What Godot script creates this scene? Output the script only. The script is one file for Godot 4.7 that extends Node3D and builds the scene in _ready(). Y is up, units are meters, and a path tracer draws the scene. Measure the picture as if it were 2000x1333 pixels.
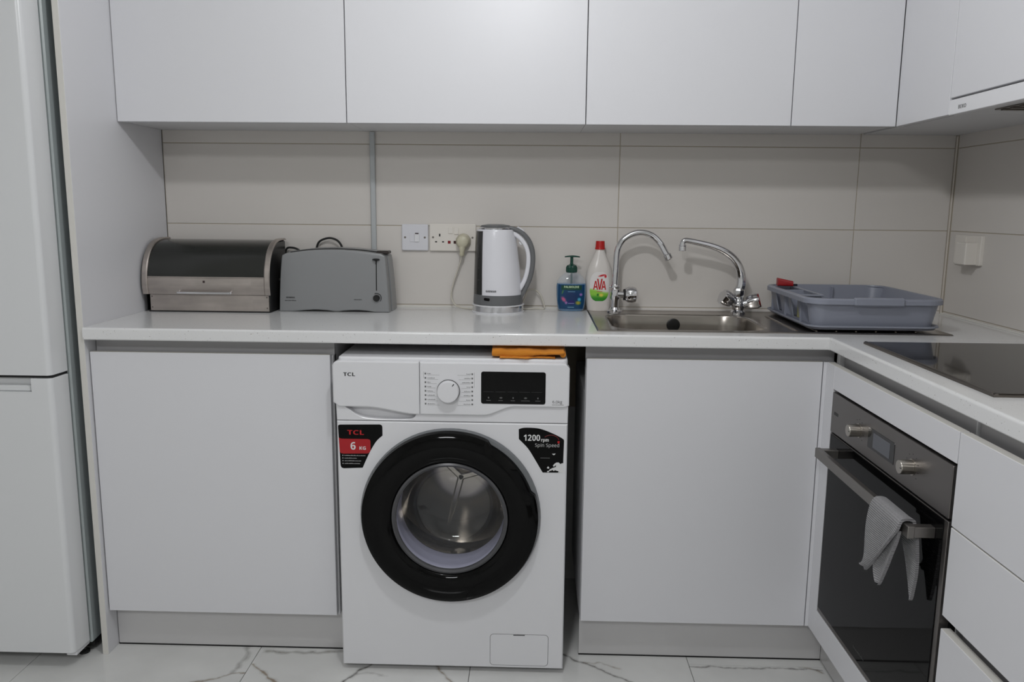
extends Node3D
# A small white fitted kitchen. Units are metres: x to the right, y up, z from the back wall towards the room.

const H := 0.9212        # worktop height
const T_TOP := 0.0323    # worktop thickness
const DC := 0.527        # worktop front
const DD := 0.5035       # base door fronts
const DP := 0.5196       # tall panel front
const ZK := 0.4636       # plinth front
const YD0 := 0.1231
const YD1 := 0.8537
const XL1 := 0.639
const XR0 := 1.3081
const XR1 := 1.9152
const XC := 1.9194       # front of the right worktop
const XF := 1.9267       # fronts of the right run
const XK := 1.9809
const XR := 2.4544       # right wall
const U := 1.4659        # underside of wall cabinets
const DU := 0.273
const XU := 2.1484
const RZ := 5.6          # room depth
const XW := -1.5        # left wall
const YC := 2.45          # ceiling

var M := {}
var rng := RandomNumberGenerator.new()

const FACE_Z := Basis(Vector3(1, 0, 0), Vector3(0, 1, 0), Vector3(0, 0, 1))
const FACE_Y := Basis(Vector3(1, 0, 0), Vector3(0, 0, -1), Vector3(0, 1, 0))      # polygon (x, -z), extruded upwards
const FACE_NX := Basis(Vector3(0, 0, 1), Vector3(0, 1, 0), Vector3(-1, 0, 0))     # polygon (z, y), extruded to the left


class Shape:
	var v := PackedVector3Array()   # triangle soup, counter-clockwise seen from outside
	var w := PackedVector3Array()   # the solid being added
	var flat := false               # has bevelled flat faces

	func tri(a: Vector3, b: Vector3, c: Vector3) -> void:
		w.append(a); w.append(b); w.append(c)

	func quad(a: Vector3, b: Vector3, c: Vector3, d: Vector3) -> void:
		tri(a, b, c); tri(a, c, d)

	func done(closed := true) -> Shape:
		var vol := 0.0
		if closed:
			var o := w[0]
			for i in range(0, w.size(), 3):
				vol += (w[i] - o).dot((w[i + 1] - o).cross(w[i + 2] - o))
		if vol < 0.0:
			for i in range(0, w.size(), 3):
				var k := w[i]
				w[i] = w[i + 1]
				w[i + 1] = k
		v.append_array(w)
		w = PackedVector3Array()
		return self

	func box(lo: Vector3, hi: Vector3, b := 0.0) -> Shape:
		var c := (lo + hi) / 2.0
		var h := (hi - lo) / 2.0
		b = minf(b, minf(h.x, minf(h.y, h.z)) * 0.98)
		var p := {}
		for sx in [-1, 1]:
			for sy in [-1, 1]:
				for sz in [-1, 1]:
					var s := Vector3(sx, sy, sz)
					for k in 3:
						var q := h - Vector3(b, b, b)
						q[k] = h[k]
						p[Vector4i(sx, sy, sz, k)] = c + q * s
		var faces := []
		for k in 3:
			var i := (k + 1) % 3
			var j := (k + 2) % 3
			for s in [-1, 1]:
				var loop := []
				for q in [[-1, -1], [1, -1], [1, 1], [-1, 1]]:
					var e := Vector4i(0, 0, 0, k)
					e[k] = s; e[i] = q[0]; e[j] = q[1]
					loop.append(p[e])
				faces.append(loop)
		if b > 0.0:
			for k in 3:                       # edges along axis k
				var i := (k + 1) % 3
				var j := (k + 2) % 3
				for si in [-1, 1]:
					for sj in [-1, 1]:
						var a0 := Vector4i(0, 0, 0, i)
						a0[k] = -1; a0[i] = si; a0[j] = sj
						var a1 := a0
						a1[k] = 1
						var b0 := a0
						b0.w = j
						var b1 := a1
						b1.w = j
						faces.append([p[a0], p[a1], p[b1], p[b0]])
			for sx in [-1, 1]:
				for sy in [-1, 1]:
					for sz in [-1, 1]:
						faces.append([p[Vector4i(sx, sy, sz, 0)], p[Vector4i(sx, sy, sz, 1)], p[Vector4i(sx, sy, sz, 2)]])
		for f in faces:
			var m := Vector3.ZERO
			for q in f:
				m += q / f.size()
			var n: Vector3 = (f[1] - f[0]).cross(f[2] - f[0])
			if n.dot(m - c) < 0.0:
				f.reverse()
			tri(f[0], f[1], f[2])
			if f.size() == 4:
				tri(f[0], f[2], f[3])
		v.append_array(w)
		w = PackedVector3Array()
		return self

	func loft(rings: Array, caps := true, around := true, closed := true) -> Shape:
		for i in rings.size() - 1:
			var a: PackedVector3Array = rings[i]
			var b: PackedVector3Array = rings[i + 1]
			var n := a.size()
			for k in (n if around else n - 1):
				var l := (k + 1) % n
				if a[k].distance_squared_to(a[l]) > 1e-14:
					tri(a[k], a[l], b[l])
				if b[k].distance_squared_to(b[l]) > 1e-14:
					tri(a[k], b[l], b[k])
		if caps:
			cap(rings[0], true)
			cap(rings[-1], false)
		return done(closed)

	func cap(r: PackedVector3Array, flip: bool) -> void:
		var m := Vector3.ZERO
		for q in r:
			m += q / r.size()
		if r[0].distance_squared_to(m) < 1e-12:
			return
		for k in r.size():
			var l := (k + 1) % r.size()
			if flip:
				tri(r[l], r[k], m)
			else:
				tri(r[k], r[l], m)

	func lathe(profile: Array, at: Transform3D, segs := 32, a0 := 0.0, a1 := TAU, closed := true) -> Shape:   # profile: (radius, height along local y)
		var rings := []
		var full := is_equal_approx(a1 - a0, TAU)
		for p in profile:
			var r := PackedVector3Array()
			for k in (segs if full else segs + 1):
				var t := a0 + (a1 - a0) * k / segs
				r.append(at * Vector3(p[0] * sin(t), p[1], p[0] * cos(t)))
			rings.append(r)
		return loft(rings, false, full, full and closed)

	func tube(path: PackedVector3Array, radii, segs := 12) -> Shape:
		var rings := []
		var n := path.size()
		var side := Vector3.ZERO
		for i in n:
			var d := (path[mini(i + 1, n - 1)] - path[maxi(i - 1, 0)]).normalized()
			if i == 0:
				side = d.cross(Vector3.UP if absf(d.y) < 0.9 else Vector3.RIGHT).normalized()
			else:
				side = (side - d * side.dot(d)).normalized()
			var up := d.cross(side)
			var r: float = radii if radii is float else radii[i]
			var ring := PackedVector3Array()
			for k in segs:
				var t := TAU * k / segs
				ring.append(path[i] + (side * cos(t) + up * sin(t)) * r)
			rings.append(ring)
		return loft(rings)

	func extrude(poly: PackedVector2Array, z0: float, z1: float, bevel := 0.0, at := Transform3D()) -> Shape:
		if Geometry2D.is_polygon_clockwise(poly):
			poly.reverse()
		flat = flat or bevel > 0.0
		var n := poly.size()
		var inset := PackedVector2Array()
		for i in n:
			var a := (poly[i] - poly[(i + n - 1) % n]).normalized()
			var b := (poly[(i + 1) % n] - poly[i]).normalized()
			var na := Vector2(-a.y, a.x)
			var nb := Vector2(-b.y, b.x)
			var m := (na + nb)
			m = m / maxf(0.5, 1.0 + na.dot(nb))
			inset.append(poly[i] + m * bevel)
		var levels := [[poly, z0], [poly, z1 - bevel]]
		if bevel > 0.0:
			var mid := PackedVector2Array()
			for i in n:
				mid.append(poly[i].lerp(inset[i], 0.3))
			levels.append([mid, z1 - 0.3 * bevel])
			levels.append([inset, z1])
		for l in levels.size() - 1:
			var p: PackedVector2Array = levels[l][0]
			var q: PackedVector2Array = levels[l + 1][0]
			for i in n:
				var j := (i + 1) % n
				quad(at * Vector3(p[i].x, p[i].y, levels[l][1]), at * Vector3(p[j].x, p[j].y, levels[l][1]), at * Vector3(q[j].x, q[j].y, levels[l + 1][1]), at * Vector3(q[i].x, q[i].y, levels[l + 1][1]))
		var top: PackedVector2Array = levels[-1][0]
		var ix := Geometry2D.triangulate_polygon(top)
		if ix.is_empty():
			print("a face could not be closed: ", top[0])
		for i in range(0, ix.size(), 3):
			var o := (top[ix[i + 1]] - top[ix[i]]).cross(top[ix[i + 2]] - top[ix[i]])
			var s := 1 if o > 0.0 else 2
			tri(at * Vector3(top[ix[i]].x, top[ix[i]].y, levels[-1][1]), at * Vector3(top[ix[i + s]].x, top[ix[i + s]].y, levels[-1][1]), at * Vector3(top[ix[i + 3 - s]].x, top[ix[i + 3 - s]].y, levels[-1][1]))
		ix = Geometry2D.triangulate_polygon(poly)
		for i in range(0, ix.size(), 3):
			var o := (poly[ix[i + 1]] - poly[ix[i]]).cross(poly[ix[i + 2]] - poly[ix[i]])
			var s := 2 if o > 0.0 else 1
			tri(at * Vector3(poly[ix[i]].x, poly[ix[i]].y, z0), at * Vector3(poly[ix[i + s]].x, poly[ix[i + s]].y, z0), at * Vector3(poly[ix[i + 3 - s]].x, poly[ix[i + 3 - s]].y, z0))
		return done()

	func warp(f: Callable) -> Shape:
		for i in v.size():
			v[i] = f.call(v[i])
		return self

	func commit(crease := 38.0, uv = null) -> ArrayMesh:
		var n := v.size()
		var fn := PackedVector3Array()
		var ids := PackedInt32Array()
		var seen := {}
		var near := []
		for i in range(0, n, 3):
			fn.append((v[i + 1] - v[i]).cross(v[i + 2] - v[i]))
		for i in n:
			var key := Vector3i((v[i] * 50000.0).round())
			var id: int = seen.get(key, -1)
			if id < 0:
				id = near.size()
				seen[key] = id
				near.append(PackedInt32Array())
			near[id].append(i / 3)
			ids.append(id)
		var unit := PackedVector3Array()
		for f in fn:
			unit.append(f.normalized())
		var limit := cos(deg_to_rad(minf(crease, 20.0) if flat else crease))
		var normals := PackedVector3Array()
		normals.resize(n)
		for i in n:
			var s := Vector3.ZERO
			var own := unit[i / 3]
			for f in near[ids[i]]:
				if unit[f].dot(own) >= limit:
					s += fn[f]
			normals[i] = s.normalized() if s.length_squared() > 1e-24 else Vector3.UP
		var out := v.duplicate()
		for i in range(0, n, 3):            # Godot's front faces run clockwise
			var k := out[i]
			out[i] = out[i + 1]
			out[i + 1] = k
			k = normals[i]
			normals[i] = normals[i + 1]
			normals[i + 1] = k
		var arrays := []
		arrays.resize(Mesh.ARRAY_MAX)
		arrays[Mesh.ARRAY_VERTEX] = out
		arrays[Mesh.ARRAY_NORMAL] = normals
		if uv != null:
			var us := PackedVector2Array()
			for p in out:
				us.append(uv.call(p))
			arrays[Mesh.ARRAY_TEX_UV] = us
		var mesh := ArrayMesh.new()
		mesh.add_surface_from_arrays(Mesh.PRIMITIVE_TRIANGLES, arrays)
		return mesh


# ---------------------------------------------------------------- helpers

func S() -> Shape:
	return Shape.new()

func part(called: String, shape, m: Material, parent: Node = self, crease := 38.0, label := "") -> MeshInstance3D:
	var o := MeshInstance3D.new()
	o.name = called
	o.mesh = shape.commit(crease) if shape is Shape else shape
	o.material_override = null
	if o.mesh is ArrayMesh:
		o.mesh.surface_set_material(0, m)
	else:
		o.mesh.material = m
	parent.add_child(o, true)
	if parent == self:
		o.name = unique(called)
	if label:
		o.set_meta("label", label)
	return o

var taken := {}
func unique(called: String) -> String:
	taken[called] = taken.get(called, -1) + 1
	return called if taken[called] == 0 else "%s_%03d" % [called, taken[called]]

func thing(called: String, label: String, category: String, at := Vector3.ZERO, group := "") -> Node3D:
	var o := Node3D.new()
	o.name = unique(called)
	add_child(o, true)
	o.set_meta("label", label)
	o.set_meta("category", category)
	if group:
		o.set_meta("group", group)
	o.set_meta("base", at)
	return o

func settle(o: Node3D, base: Vector3) -> void:       # moves the origin of a thing to its base
	o.position = base
	o.remove_meta("base")
	for c in o.get_children():
		c.position -= base

func structure(called: String) -> Node3D:
	var o := Node3D.new()
	o.name = unique(called)
	add_child(o, true)
	o.set_meta("kind", "structure")
	return o

func mat(key: String, c: Color, rough := 0.5, metal := 0.0, spec := 0.5) -> StandardMaterial3D:
	if M.has(key):
		return M[key]
	var m := StandardMaterial3D.new()
	m.resource_name = key
	m.albedo_color = c
	m.roughness = rough
	m.metallic = metal
	m.metallic_specular = spec
	M[key] = m
	return m

func grey(g: float) -> Color:
	return Color(g, g, g)

func rrect(x0: float, y0: float, x1: float, y1: float, r: float, n := 5) -> PackedVector2Array:
	var p := PackedVector2Array()
	for c in [[x1 - r, y0 + r, -PI / 2], [x1 - r, y1 - r, 0.0], [x0 + r, y1 - r, PI / 2], [x0 + r, y0 + r, PI]]:
		for k in n + 1:
			var t: float = c[2] + PI / 2 * k / n
			p.append(Vector2(c[0] + r * cos(t), c[1] + r * sin(t)))
	return p

func ring_xz(p: PackedVector2Array, y: float) -> PackedVector3Array:
	var r := PackedVector3Array()
	for q in p:
		r.append(Vector3(q.x, y, q.y))
	return r

func spline(pts: Array, per := 8) -> PackedVector3Array:
	var out := PackedVector3Array()
	var n := pts.size()
	for i in n - 1:
		var a: Vector3 = pts[maxi(i - 1, 0)]
		var b: Vector3 = pts[i]
		var c: Vector3 = pts[i + 1]
		var d: Vector3 = pts[mini(i + 2, n - 1)]
		for k in per:
			out.append(b.cubic_interpolate(c, a, d, float(k) / per))
	out.append(pts[-1])
	return out

func spline2(pts: Array, per := 6) -> PackedVector2Array:
	var q := []
	for p in pts:
		q.append(Vector3(p[0], p[1], 0))
	var out := PackedVector2Array()
	for p in spline(q, per):
		out.append(Vector2(p.x, p.y))
	return out

var fonts := {}
func font(bold := false) -> Font:
	if not fonts.has(bold):
		var f := SystemFont.new()
		f.font_names = PackedStringArray(["Droid Sans"])
		f.font_weight = 700 if bold else 400
		fonts[bold] = f
	return fonts[bold]

func text(called: String, words: String, parent: Node, at: Vector3, basis_: Basis, cap: float, m: Material, bold := true, width := 0.0, bend = null) -> MeshInstance3D:
	var t := TextMesh.new()
	t.text = words
	t.font = font(bold)
	t.font_size = 48
	t.pixel_size = cap / (48.0 * 0.714)
	t.depth = 0.0004
	t.curve_step = 1.0
	t.horizontal_alignment = HORIZONTAL_ALIGNMENT_CENTER
	t.vertical_alignment = VERTICAL_ALIGNMENT_CENTER
	var arrays := t.get_mesh_arrays()
	var s := 1.0
	if width > 0.0:
		s = width / maxf(t.get_aabb().size.x, 1e-5)
	var vs: PackedVector3Array = arrays[Mesh.ARRAY_VERTEX]
	var ns: PackedVector3Array = arrays[Mesh.ARRAY_NORMAL]
	for i in vs.size():
		var p := vs[i] * Vector3(s, 1, 1)
		vs[i] = bend.call(p) if bend != null else p
	arrays[Mesh.ARRAY_VERTEX] = vs
	arrays[Mesh.ARRAY_NORMAL] = ns
	arrays[Mesh.ARRAY_TANGENT] = null
	var mesh := ArrayMesh.new()
	mesh.add_surface_from_arrays(Mesh.PRIMITIVE_TRIANGLES, arrays)
	mesh.surface_set_material(0, m)
	var o := MeshInstance3D.new()
	o.name = called
	o.mesh = mesh
	o.transform = Transform3D(basis_, at)
	parent.add_child(o, true)
	return o

func box_part(called: String, lo: Vector3, hi: Vector3, b: float, m: Material, parent: Node, label := "") -> MeshInstance3D:
	return part(called, S().box(lo, hi, b), m, parent, 20.0, label)

func texture(im: Image) -> ImageTexture:
	return ImageTexture.create_from_image(im)


# ---------------------------------------------------------------- materials

func make_materials() -> void:
	mat("laminate", Color(0.865, 0.865, 0.878), 0.4)
	mat("carcass", Color(0.84, 0.84, 0.845), 0.5)
	mat("edge", Color(0.85, 0.84, 0.815), 0.55)
	mat("channel", Color(0.72, 0.715, 0.72), 0.45)
	var pl := mat("plinth", Color(0.81, 0.805, 0.805), 0.32, 0.25)
	pl.anisotropy_enabled = false
	mat("paint", Color(0.86, 0.86, 0.85), 0.7)
	mat("ceiling_paint", Color(0.90, 0.90, 0.89), 0.8)
	mat("grout", Color(0.70, 0.66, 0.59), 0.85)
	mat("floor_grout", Color(0.42, 0.41, 0.40), 0.85)
	mat("white_gloss", Color(0.875, 0.875, 0.885), 0.16)
	mat("white_satin", Color(0.89, 0.89, 0.90), 0.3)
	mat("fridge_white", Color(0.87, 0.875, 0.88), 0.24)
	mat("fridge_side", Color(0.66, 0.69, 0.69), 0.35)
	mat("black_gloss", grey(0.03), 0.06, 0.0, 0.28)
	mat("black", grey(0.05), 0.4)
	mat("rubber", grey(0.07), 0.6)
	mat("chrome", Color(0.86, 0.86, 0.87), 0.07, 1.0)
	mat("steel", Color(0.66, 0.645, 0.62), 0.3, 1.0)
	mat("steel_dark", Color(0.50, 0.48, 0.46), 0.34, 1.0)
	mat("drum_steel", Color(0.70, 0.68, 0.65), 0.2, 1.0)
	mat("smoke", Color(0.15, 0.155, 0.145), 0.2)
	mat("toaster_grey", Color(0.545, 0.55, 0.555), 0.36, 0.15)
	mat("kettle_grey", Color(0.40, 0.405, 0.41), 0.4)
	mat("kettle_window", Color(0.20, 0.20, 0.195), 0.15)
	mat("print_grey", grey(0.42), 0.6)
	mat("print_black", grey(0.06), 0.5)
	mat("print_white", grey(0.86), 0.5)
	mat("print_red", Color(0.72, 0.05, 0.08), 0.5)
	mat("cap_red", Color(0.70, 0.06, 0.05), 0.3)
	mat("socket_white", Color(0.85, 0.85, 0.87), 0.25)
	mat("socket_cream", Color(0.88, 0.86, 0.83), 0.25)
	mat("neon_red", Color(0.45, 0.05, 0.08), 0.2)
	mat("cable_white", Color(0.80, 0.78, 0.73), 0.45)
	mat("plug_cream", Color(0.78, 0.76, 0.67), 0.4)
	mat("rack_blue", Color(0.545, 0.56, 0.61), 0.36)
	mat("lavender", Color(0.66, 0.66, 0.74), 0.45)
	mat("pump_green", Color(0.02, 0.25, 0.20), 0.25)
	var liquid := mat("soap_blue", Color(0.03, 0.40, 0.58), 0.1)
	liquid.subsurf_scatter_enabled = false
	var clear := mat("clear_plastic", Color(0.85, 0.9, 0.95, 0.14), 0.05)
	clear.transparency = BaseMaterial3D.TRANSPARENCY_ALPHA
	var pane := mat("door_glass", Color(0.8, 0.82, 0.84, 0.06), 0.03)
	pane.transparency = BaseMaterial3D.TRANSPARENCY_ALPHA
	mat("hob_glass", Color(0.05, 0.046, 0.044), 0.05, 0.0, 0.38)
	mat("oven_glass", Color(0.04, 0.04, 0.041), 0.05, 0.0, 0.22)
	mat("lcd", Color(0.33, 0.34, 0.37), 0.2)
	var cloth := mat("orange_cloth", Color(0.80, 0.50, 0.13), 0.9)
	cloth.rim_enabled = true
	cloth.rim = 0.4
	var towel := mat("grey_towel", Color(0.64, 0.635, 0.645), 0.95)
	towel.rim_enabled = true
	towel.rim = 0.4
	var im := Image.create(128, 128, false, Image.FORMAT_RGB8)      # woven rib of the towel
	for y in 128:
		for x in 128:
			var t := 0.5 + 0.5 * sin(TAU * y / 16.0) * (0.75 + 0.25 * sin(TAU * x / 8.0))
			im.set_pixel(x, y, grey(t))
	var im2 := Image.create(128, 128, false, Image.FORMAT_RGB8)
	for y in 128:
		for x in 128:
			im2.set_pixel(x, y, grey(0.80 + 0.20 * im.get_pixel(x, y).r))
	var rib_tone := texture(im2)
	towel.heightmap_enabled = true
	towel.heightmap_texture = texture(im)
	towel.albedo_texture = rib_tone
	towel.heightmap_scale = 0.25
	towel.uv1_triplanar = true
	towel.uv1_scale = Vector3(28, 28, 28)
	cloth.heightmap_enabled = true
	cloth.heightmap_texture = towel.heightmap_texture
	cloth.heightmap_scale = 0.05
	cloth.uv1_triplanar = true
	cloth.uv1_scale = Vector3(40, 40, 40)

	# worktop: white quartz-like laminate with sparse specks
	rng.seed = 11
	im = Image.create(1024, 1024, false, Image.FORMAT_RGB8)
	im.fill(Color(0.885, 0.885, 0.885))
	for k in 5200:
		var x := rng.randi() % 1020
		var y := rng.randi() % 1020
		var g := rng.randf_range(0.78, 0.95)
		im.fill_rect(Rect2i(x, y, 1 + rng.randi() % 3, 1 + rng.randi() % 3), Color(g, g * 0.995, g * 0.985))
	for k in 520:
		var x := rng.randi() % 1020
		var y := rng.randi() % 1020
		var g := rng.randf_range(0.36, 0.66)
		im.fill_rect(Rect2i(x, y, 1 + rng.randi() % 3, 1 + rng.randi() % 3), Color(g, g * 0.98, g * 0.95))
	var wt := mat("worktop", Color(1, 1, 1), 0.13)
	wt.albedo_texture = texture(im)
	wt.uv1_triplanar = true
	wt.uv1_world_triplanar = true
	wt.uv1_scale = Vector3(1.6, 1.6, 1.6)

	# scratches of the stained sink steel and of the bread bin
	var noise := FastNoiseLite.new()
	noise.seed = 5
	noise.frequency = 0.012
	noise.fractal_octaves = 4
	im = Image.create(256, 256, false, Image.FORMAT_RGB8)
	for y in 256:
		for x in 256:
			var n := noise.get_noise_2d(x * 0.35, y * 3.0) * 0.5 + noise.get_noise_2d(x + 500.0, y) * 0.5
			im.set_pixel(x, y, grey(clampf(0.90 + 0.13 * n, 0.0, 1.0)))
	var worn := texture(im)
	var bs := mat("worn_steel", Color(0.775, 0.74, 0.715), 0.4, 0.85)
	bs.albedo_texture = worn
	bs.uv1_triplanar = true
	bs.uv1_scale = Vector3(3, 3, 3)
	var ss := mat("sink_steel", Color(0.72, 0.695, 0.665), 0.24, 1.0)
	ss.albedo_texture = worn
	ss.uv1_triplanar = true
	ss.uv1_scale = Vector3(2, 2, 2)

	# wall tiles: three close tones of one beige glaze
	for k in 3:
		var wtm := mat("wall_tile_%d" % k, [Color(0.835, 0.816, 0.795), Color(0.83, 0.811, 0.789), Color(0.84, 0.821, 0.799)][k], 0.22, 0.0, 0.45)
		wtm.resource_name = "wall_tile"


# ---------------------------------------------------------------- the room

func vein_image(veins: Array, seed_: int) -> ImageTexture:
	# marble: off-white ground with faint clouds and drawn veins; uv 0..1 across 0.6 x 1.2 m
	var w := 384
	var h := 768
	var noise := FastNoiseLite.new()
	noise.seed = seed_
	noise.frequency = 0.006
	noise.fractal_octaves = 4
	var im := Image.create(w, h, false, Image.FORMAT_RGB8)
	for y in h:
		for x in w:
			var n := noise.get_noise_2d(x, y)
			var g := 0.845 + 0.035 * n
			im.set_pixel(x, y, Color(g, g, g * 0.99))
	var r := RandomNumberGenerator.new()
	r.seed = seed_
	for vein in veins:
		var pts: Array = vein.p
		for i in pts.size() - 1:
			var a := Vector2(pts[i][0], pts[i][1]) * Vector2(w / 0.6, h / 1.2)
			var b := Vector2(pts[i + 1][0], pts[i + 1][1]) * Vector2(w / 0.6, h / 1.2)
			var steps := int(a.distance_to(b) * 2.0) + 1
			for k in steps:
				var c := a.lerp(b, float(k) / steps)
				var nn := noise.get_noise_2d(c.x * 6.0 + 900.0, c.y * 6.0)
				c += Vector2(noise.get_noise_2d(c.x * 5.0, c.y * 5.0 + 300.0), noise.get_noise_2d(c.x * 5.0 + 700.0, c.y * 5.0)) * 5.0
				var wide: float = vein.w * (0.6 + 1.2 * absf(nn))
				var rad := int(ceil(wide * 3.0))
				for dy in range(-rad, rad + 1):
					for dx in range(-rad, rad + 1):
						var px := int(c.x) + dx
						var py := int(c.y) + dy
						if px < 0 or py < 0 or px >= w or py >= h:
							continue
						var t: float = vein.s * 0.17 * exp(-(dx * dx + dy * dy) / (2.0 * wide * wide))
						im.set_pixel(px, py, im.get_pixel(px, py).lerp(vein.c, clampf(t, 0, 1)))
	return texture(im)

func build_room() -> void:
	# floor of large marble-look tiles, 0.6 m wide
	var fl := structure("floor")
	box_part("floor_bed", Vector3(XW - 0.1, -0.12, -0.1), Vector3(XR + 0.1, -0.003, RZ + 0.1), 0.0, M.floor_grout, fl)
	var dark := Color(0.36, 0.35, 0.34)
	var brown := Color(0.50, 0.43, 0.35)
	var soft := Color(0.62, 0.61, 0.60)
	var z0 := -0.1
	# veins in (x, z) metres from each tile's corner
	var drawn := [
		[{"p": [[0.06, 0.2], [0.2, 0.55], [0.35, 0.9], [0.5, 1.15]], "w": 1.6, "s": 0.5, "c": soft}],
		[{"p": [[0.6, 0.688], [0.53, 0.72], [0.484, 0.74], [0.36, 0.80], [0.1, 0.86]], "w": 1.1, "s": 0.8, "c": brown},
			{"p": [[0.56, 0.55], [0.575, 0.62], [0.565, 0.70]], "w": 1.6, "s": 0.5, "c": soft},
			{"p": [[0.1, 0.1], [0.3, 0.3], [0.25, 0.5]], "w": 2.0, "s": 0.4, "c": soft}],
		[{"p": [[0.0, 0.655], [0.03, 0.672], [0.058, 0.697], [0.09, 0.731], [0.14, 0.80], [0.3, 0.95]], "w": 1.3, "s": 0.9, "c": brown},
			{"p": [[0.02, 0.585], [0.06, 0.588], [0.14, 0.588], [0.24, 0.575]], "w": 1.8, "s": 0.55, "c": Color(0.52, 0.51, 0.48)},
			{"p": [[0.25, 0.76], [0.272, 0.724], [0.29, 0.688], [0.31, 0.662], [0.36, 0.6]], "w": 1.4, "s": 1.0, "c": dark},
			{"p": [[0.29, 0.688], [0.33, 0.682], [0.38, 0.69]], "w": 0.9, "s": 0.5, "c": soft},
			{"p": [[0.5, 0.62], [0.53, 0.68], [0.556, 0.715], [0.6, 0.80]], "w": 1.2, "s": 0.7, "c": brown}],
		[{"p": [[0.2, 0.5], [0.26, 0.575], [0.31, 0.608], [0.333, 0.62], [0.372, 0.652], [0.436, 0.695], [0.55, 0.80]], "w": 1.2, "s": 0.8, "c": dark},
			{"p": [[0.31, 0.608], [0.36, 0.602], [0.41, 0.63]], "w": 0.9, "s": 0.5, "c": brown},
			{"p": [[0.05, 1.0], [0.3, 1.1], [0.5, 1.0]], "w": 2.0, "s": 0.4, "c": soft}],
		[{"p": [[0.0, 0.012], [0.06, 0.009], [0.16, 0.013], [0.27, 0.008], [0.36, 0.014]], "w": 1.0, "s": 0.8, "c": dark},
			{"p": [[0.3, 0.0], [0.34, 0.012], [0.36, 0.03]], "w": 1.2, "s": 0.5, "c": brown}],
	]
	var tile_m := []
	for k in drawn.size():
		var m := mat("marble_%d" % k, Color.WHITE, 0.1)
		m.resource_name = "marble"
		m.albedo_texture = vein_image(drawn[k], 40 + k)
		m.texture_repeat = false
		tile_m.append(m)
	var tile := S().box(Vector3(0.0008, -0.01, 0.0008), Vector3(0.5992, 0.0, 1.1992), 0.0006)
	var tile_mesh := {}
	for k in drawn.size():
		tile_mesh[k] = tile.commit(20.0, func(p): return Vector2(p.x / 0.6, p.z / 1.2))
	var xs := -0.79
	for col in 6:
		for row in 2:
			var z := z0 + 1.2 * row if col < 4 else 0.5 + 1.2 * (row - 1)
			var k := (col + row * 2) % 4 if col < 4 else (4 if row == 1 else 0)
			var o := part("tile", tile_mesh[k], tile_m[k], fl)
			o.position = Vector3(xs + 0.6 * col, 0, z)
	var field := mat("marble_plain", Color(0.845, 0.845, 0.838), 0.1)
	box_part("floor_field", Vector3(XW, -0.01, 2.3), Vector3(XR, 0.0, RZ), 0.0, field, fl)
	box_part("floor_field", Vector3(XW, -0.01, 0.0), Vector3(xs, 0.0, 2.298), 0.0, field, fl)
	var ce := structure("ceiling")
	box_part("ceiling_slab", Vector3(XW - 0.1, YC, -0.1), Vector3(XR + 0.1, YC + 0.12, RZ + 0.1), 0.0, M.ceiling_paint, ce)

	# back wall and its 25 x 75 cm tiles
	var wb := structure("wall_back")
	box_part("wall_body", Vector3(XW - 0.1, 0, -0.1), Vector3(XR + 0.1, YC, -0.0085), 0.0, M.paint, wb)
	box_part("grout_bed", Vector3(0.0, 0.6, -0.0085), Vector3(XR, 1.72, -0.0016), 0.0, M.grout, wb)
	var xj := [0.0005, 0.6661, 1.43, 2.1629, XR - 0.004]
	var yj := [0.9293, 1.1793, 1.4293, 1.6793]
	var g := 0.0011
	for r in 3:
		for c in 4:
			box_part("tile", Vector3(xj[c] + g, yj[r] + g, -0.008), Vector3(xj[c + 1] - g, yj[r + 1] - g, 0.0), 0.0007, M["wall_tile_%d" % ((r + c * 2) % 3)], wb)
	for c in 4:                                  # the row cut by the worktop
		box_part("tile", Vector3(xj[c] + g, 0.80, -0.008), Vector3(xj[c + 1] - g, yj[0] - g, 0.0), 0.0007, M["wall_tile_%d" % ((c + 1) % 3)], wb)

	var wr := structure("wall_right")
	box_part("wall_body", Vector3(XR + 0.0085, 0, -0.1), Vector3(XR + 0.1, YC, RZ + 0.1), 0.0, M.paint, wr)
	box_part("grout_bed", Vector3(XR + 0.0016, 0.6, 0.0), Vector3(XR + 0.0085, 1.72, 2.2), 0.0, M.grout, wr)
	var zj := [0.010, 0.745, 1.495, 2.2]
	for r in 3:
		for c in 3:
			box_part("tile", Vector3(XR, yj[r] + g, zj[c] + g), Vector3(XR + 0.008, yj[r + 1] - g, zj[c + 1] - g), 0.0007, M["wall_tile_%d" % ((r + c + 1) % 3)], wr)
	for c in 3:
		box_part("tile", Vector3(XR, 0.80, zj[c] + g), Vector3(XR + 0.008, yj[0] - g, zj[c + 1] - g), 0.0007, M["wall_tile_%d" % (c % 3)], wr)
	# slim quarter-round strip in the tiled corner
	var tr := structure("trim_1")
	part("corner_strip", S().lathe([[0.0045, H], [0.0045, U]], Transform3D(Basis(), Vector3(XR + 0.001, 0, -0.001)), 8, -PI / 2, 0.0, false), mat("strip", Color(0.80, 0.77, 0.73), 0.4), tr)
	part("sealant", S().tube(PackedVector3Array([Vector3(0.44, H + 0.001, 0.001), Vector3(1.335, H + 0.001, 0.001)]), 0.003, 8), M.edge, tr)
	part("sealant", S().tube(PackedVector3Array([Vector3(XR - 0.001, H + 0.001, 0.002), Vector3(XR - 0.001, H + 0.001, 1.9)]), 0.003, 8), M.edge, tr)

	var wl := structure("wall_left")
	box_part("wall_body", Vector3(XW - 0.1, 0, -0.1), Vector3(XW, YC, RZ + 0.1), 0.0, M.paint, wl)
	var wf := structure("wall_front")
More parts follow.
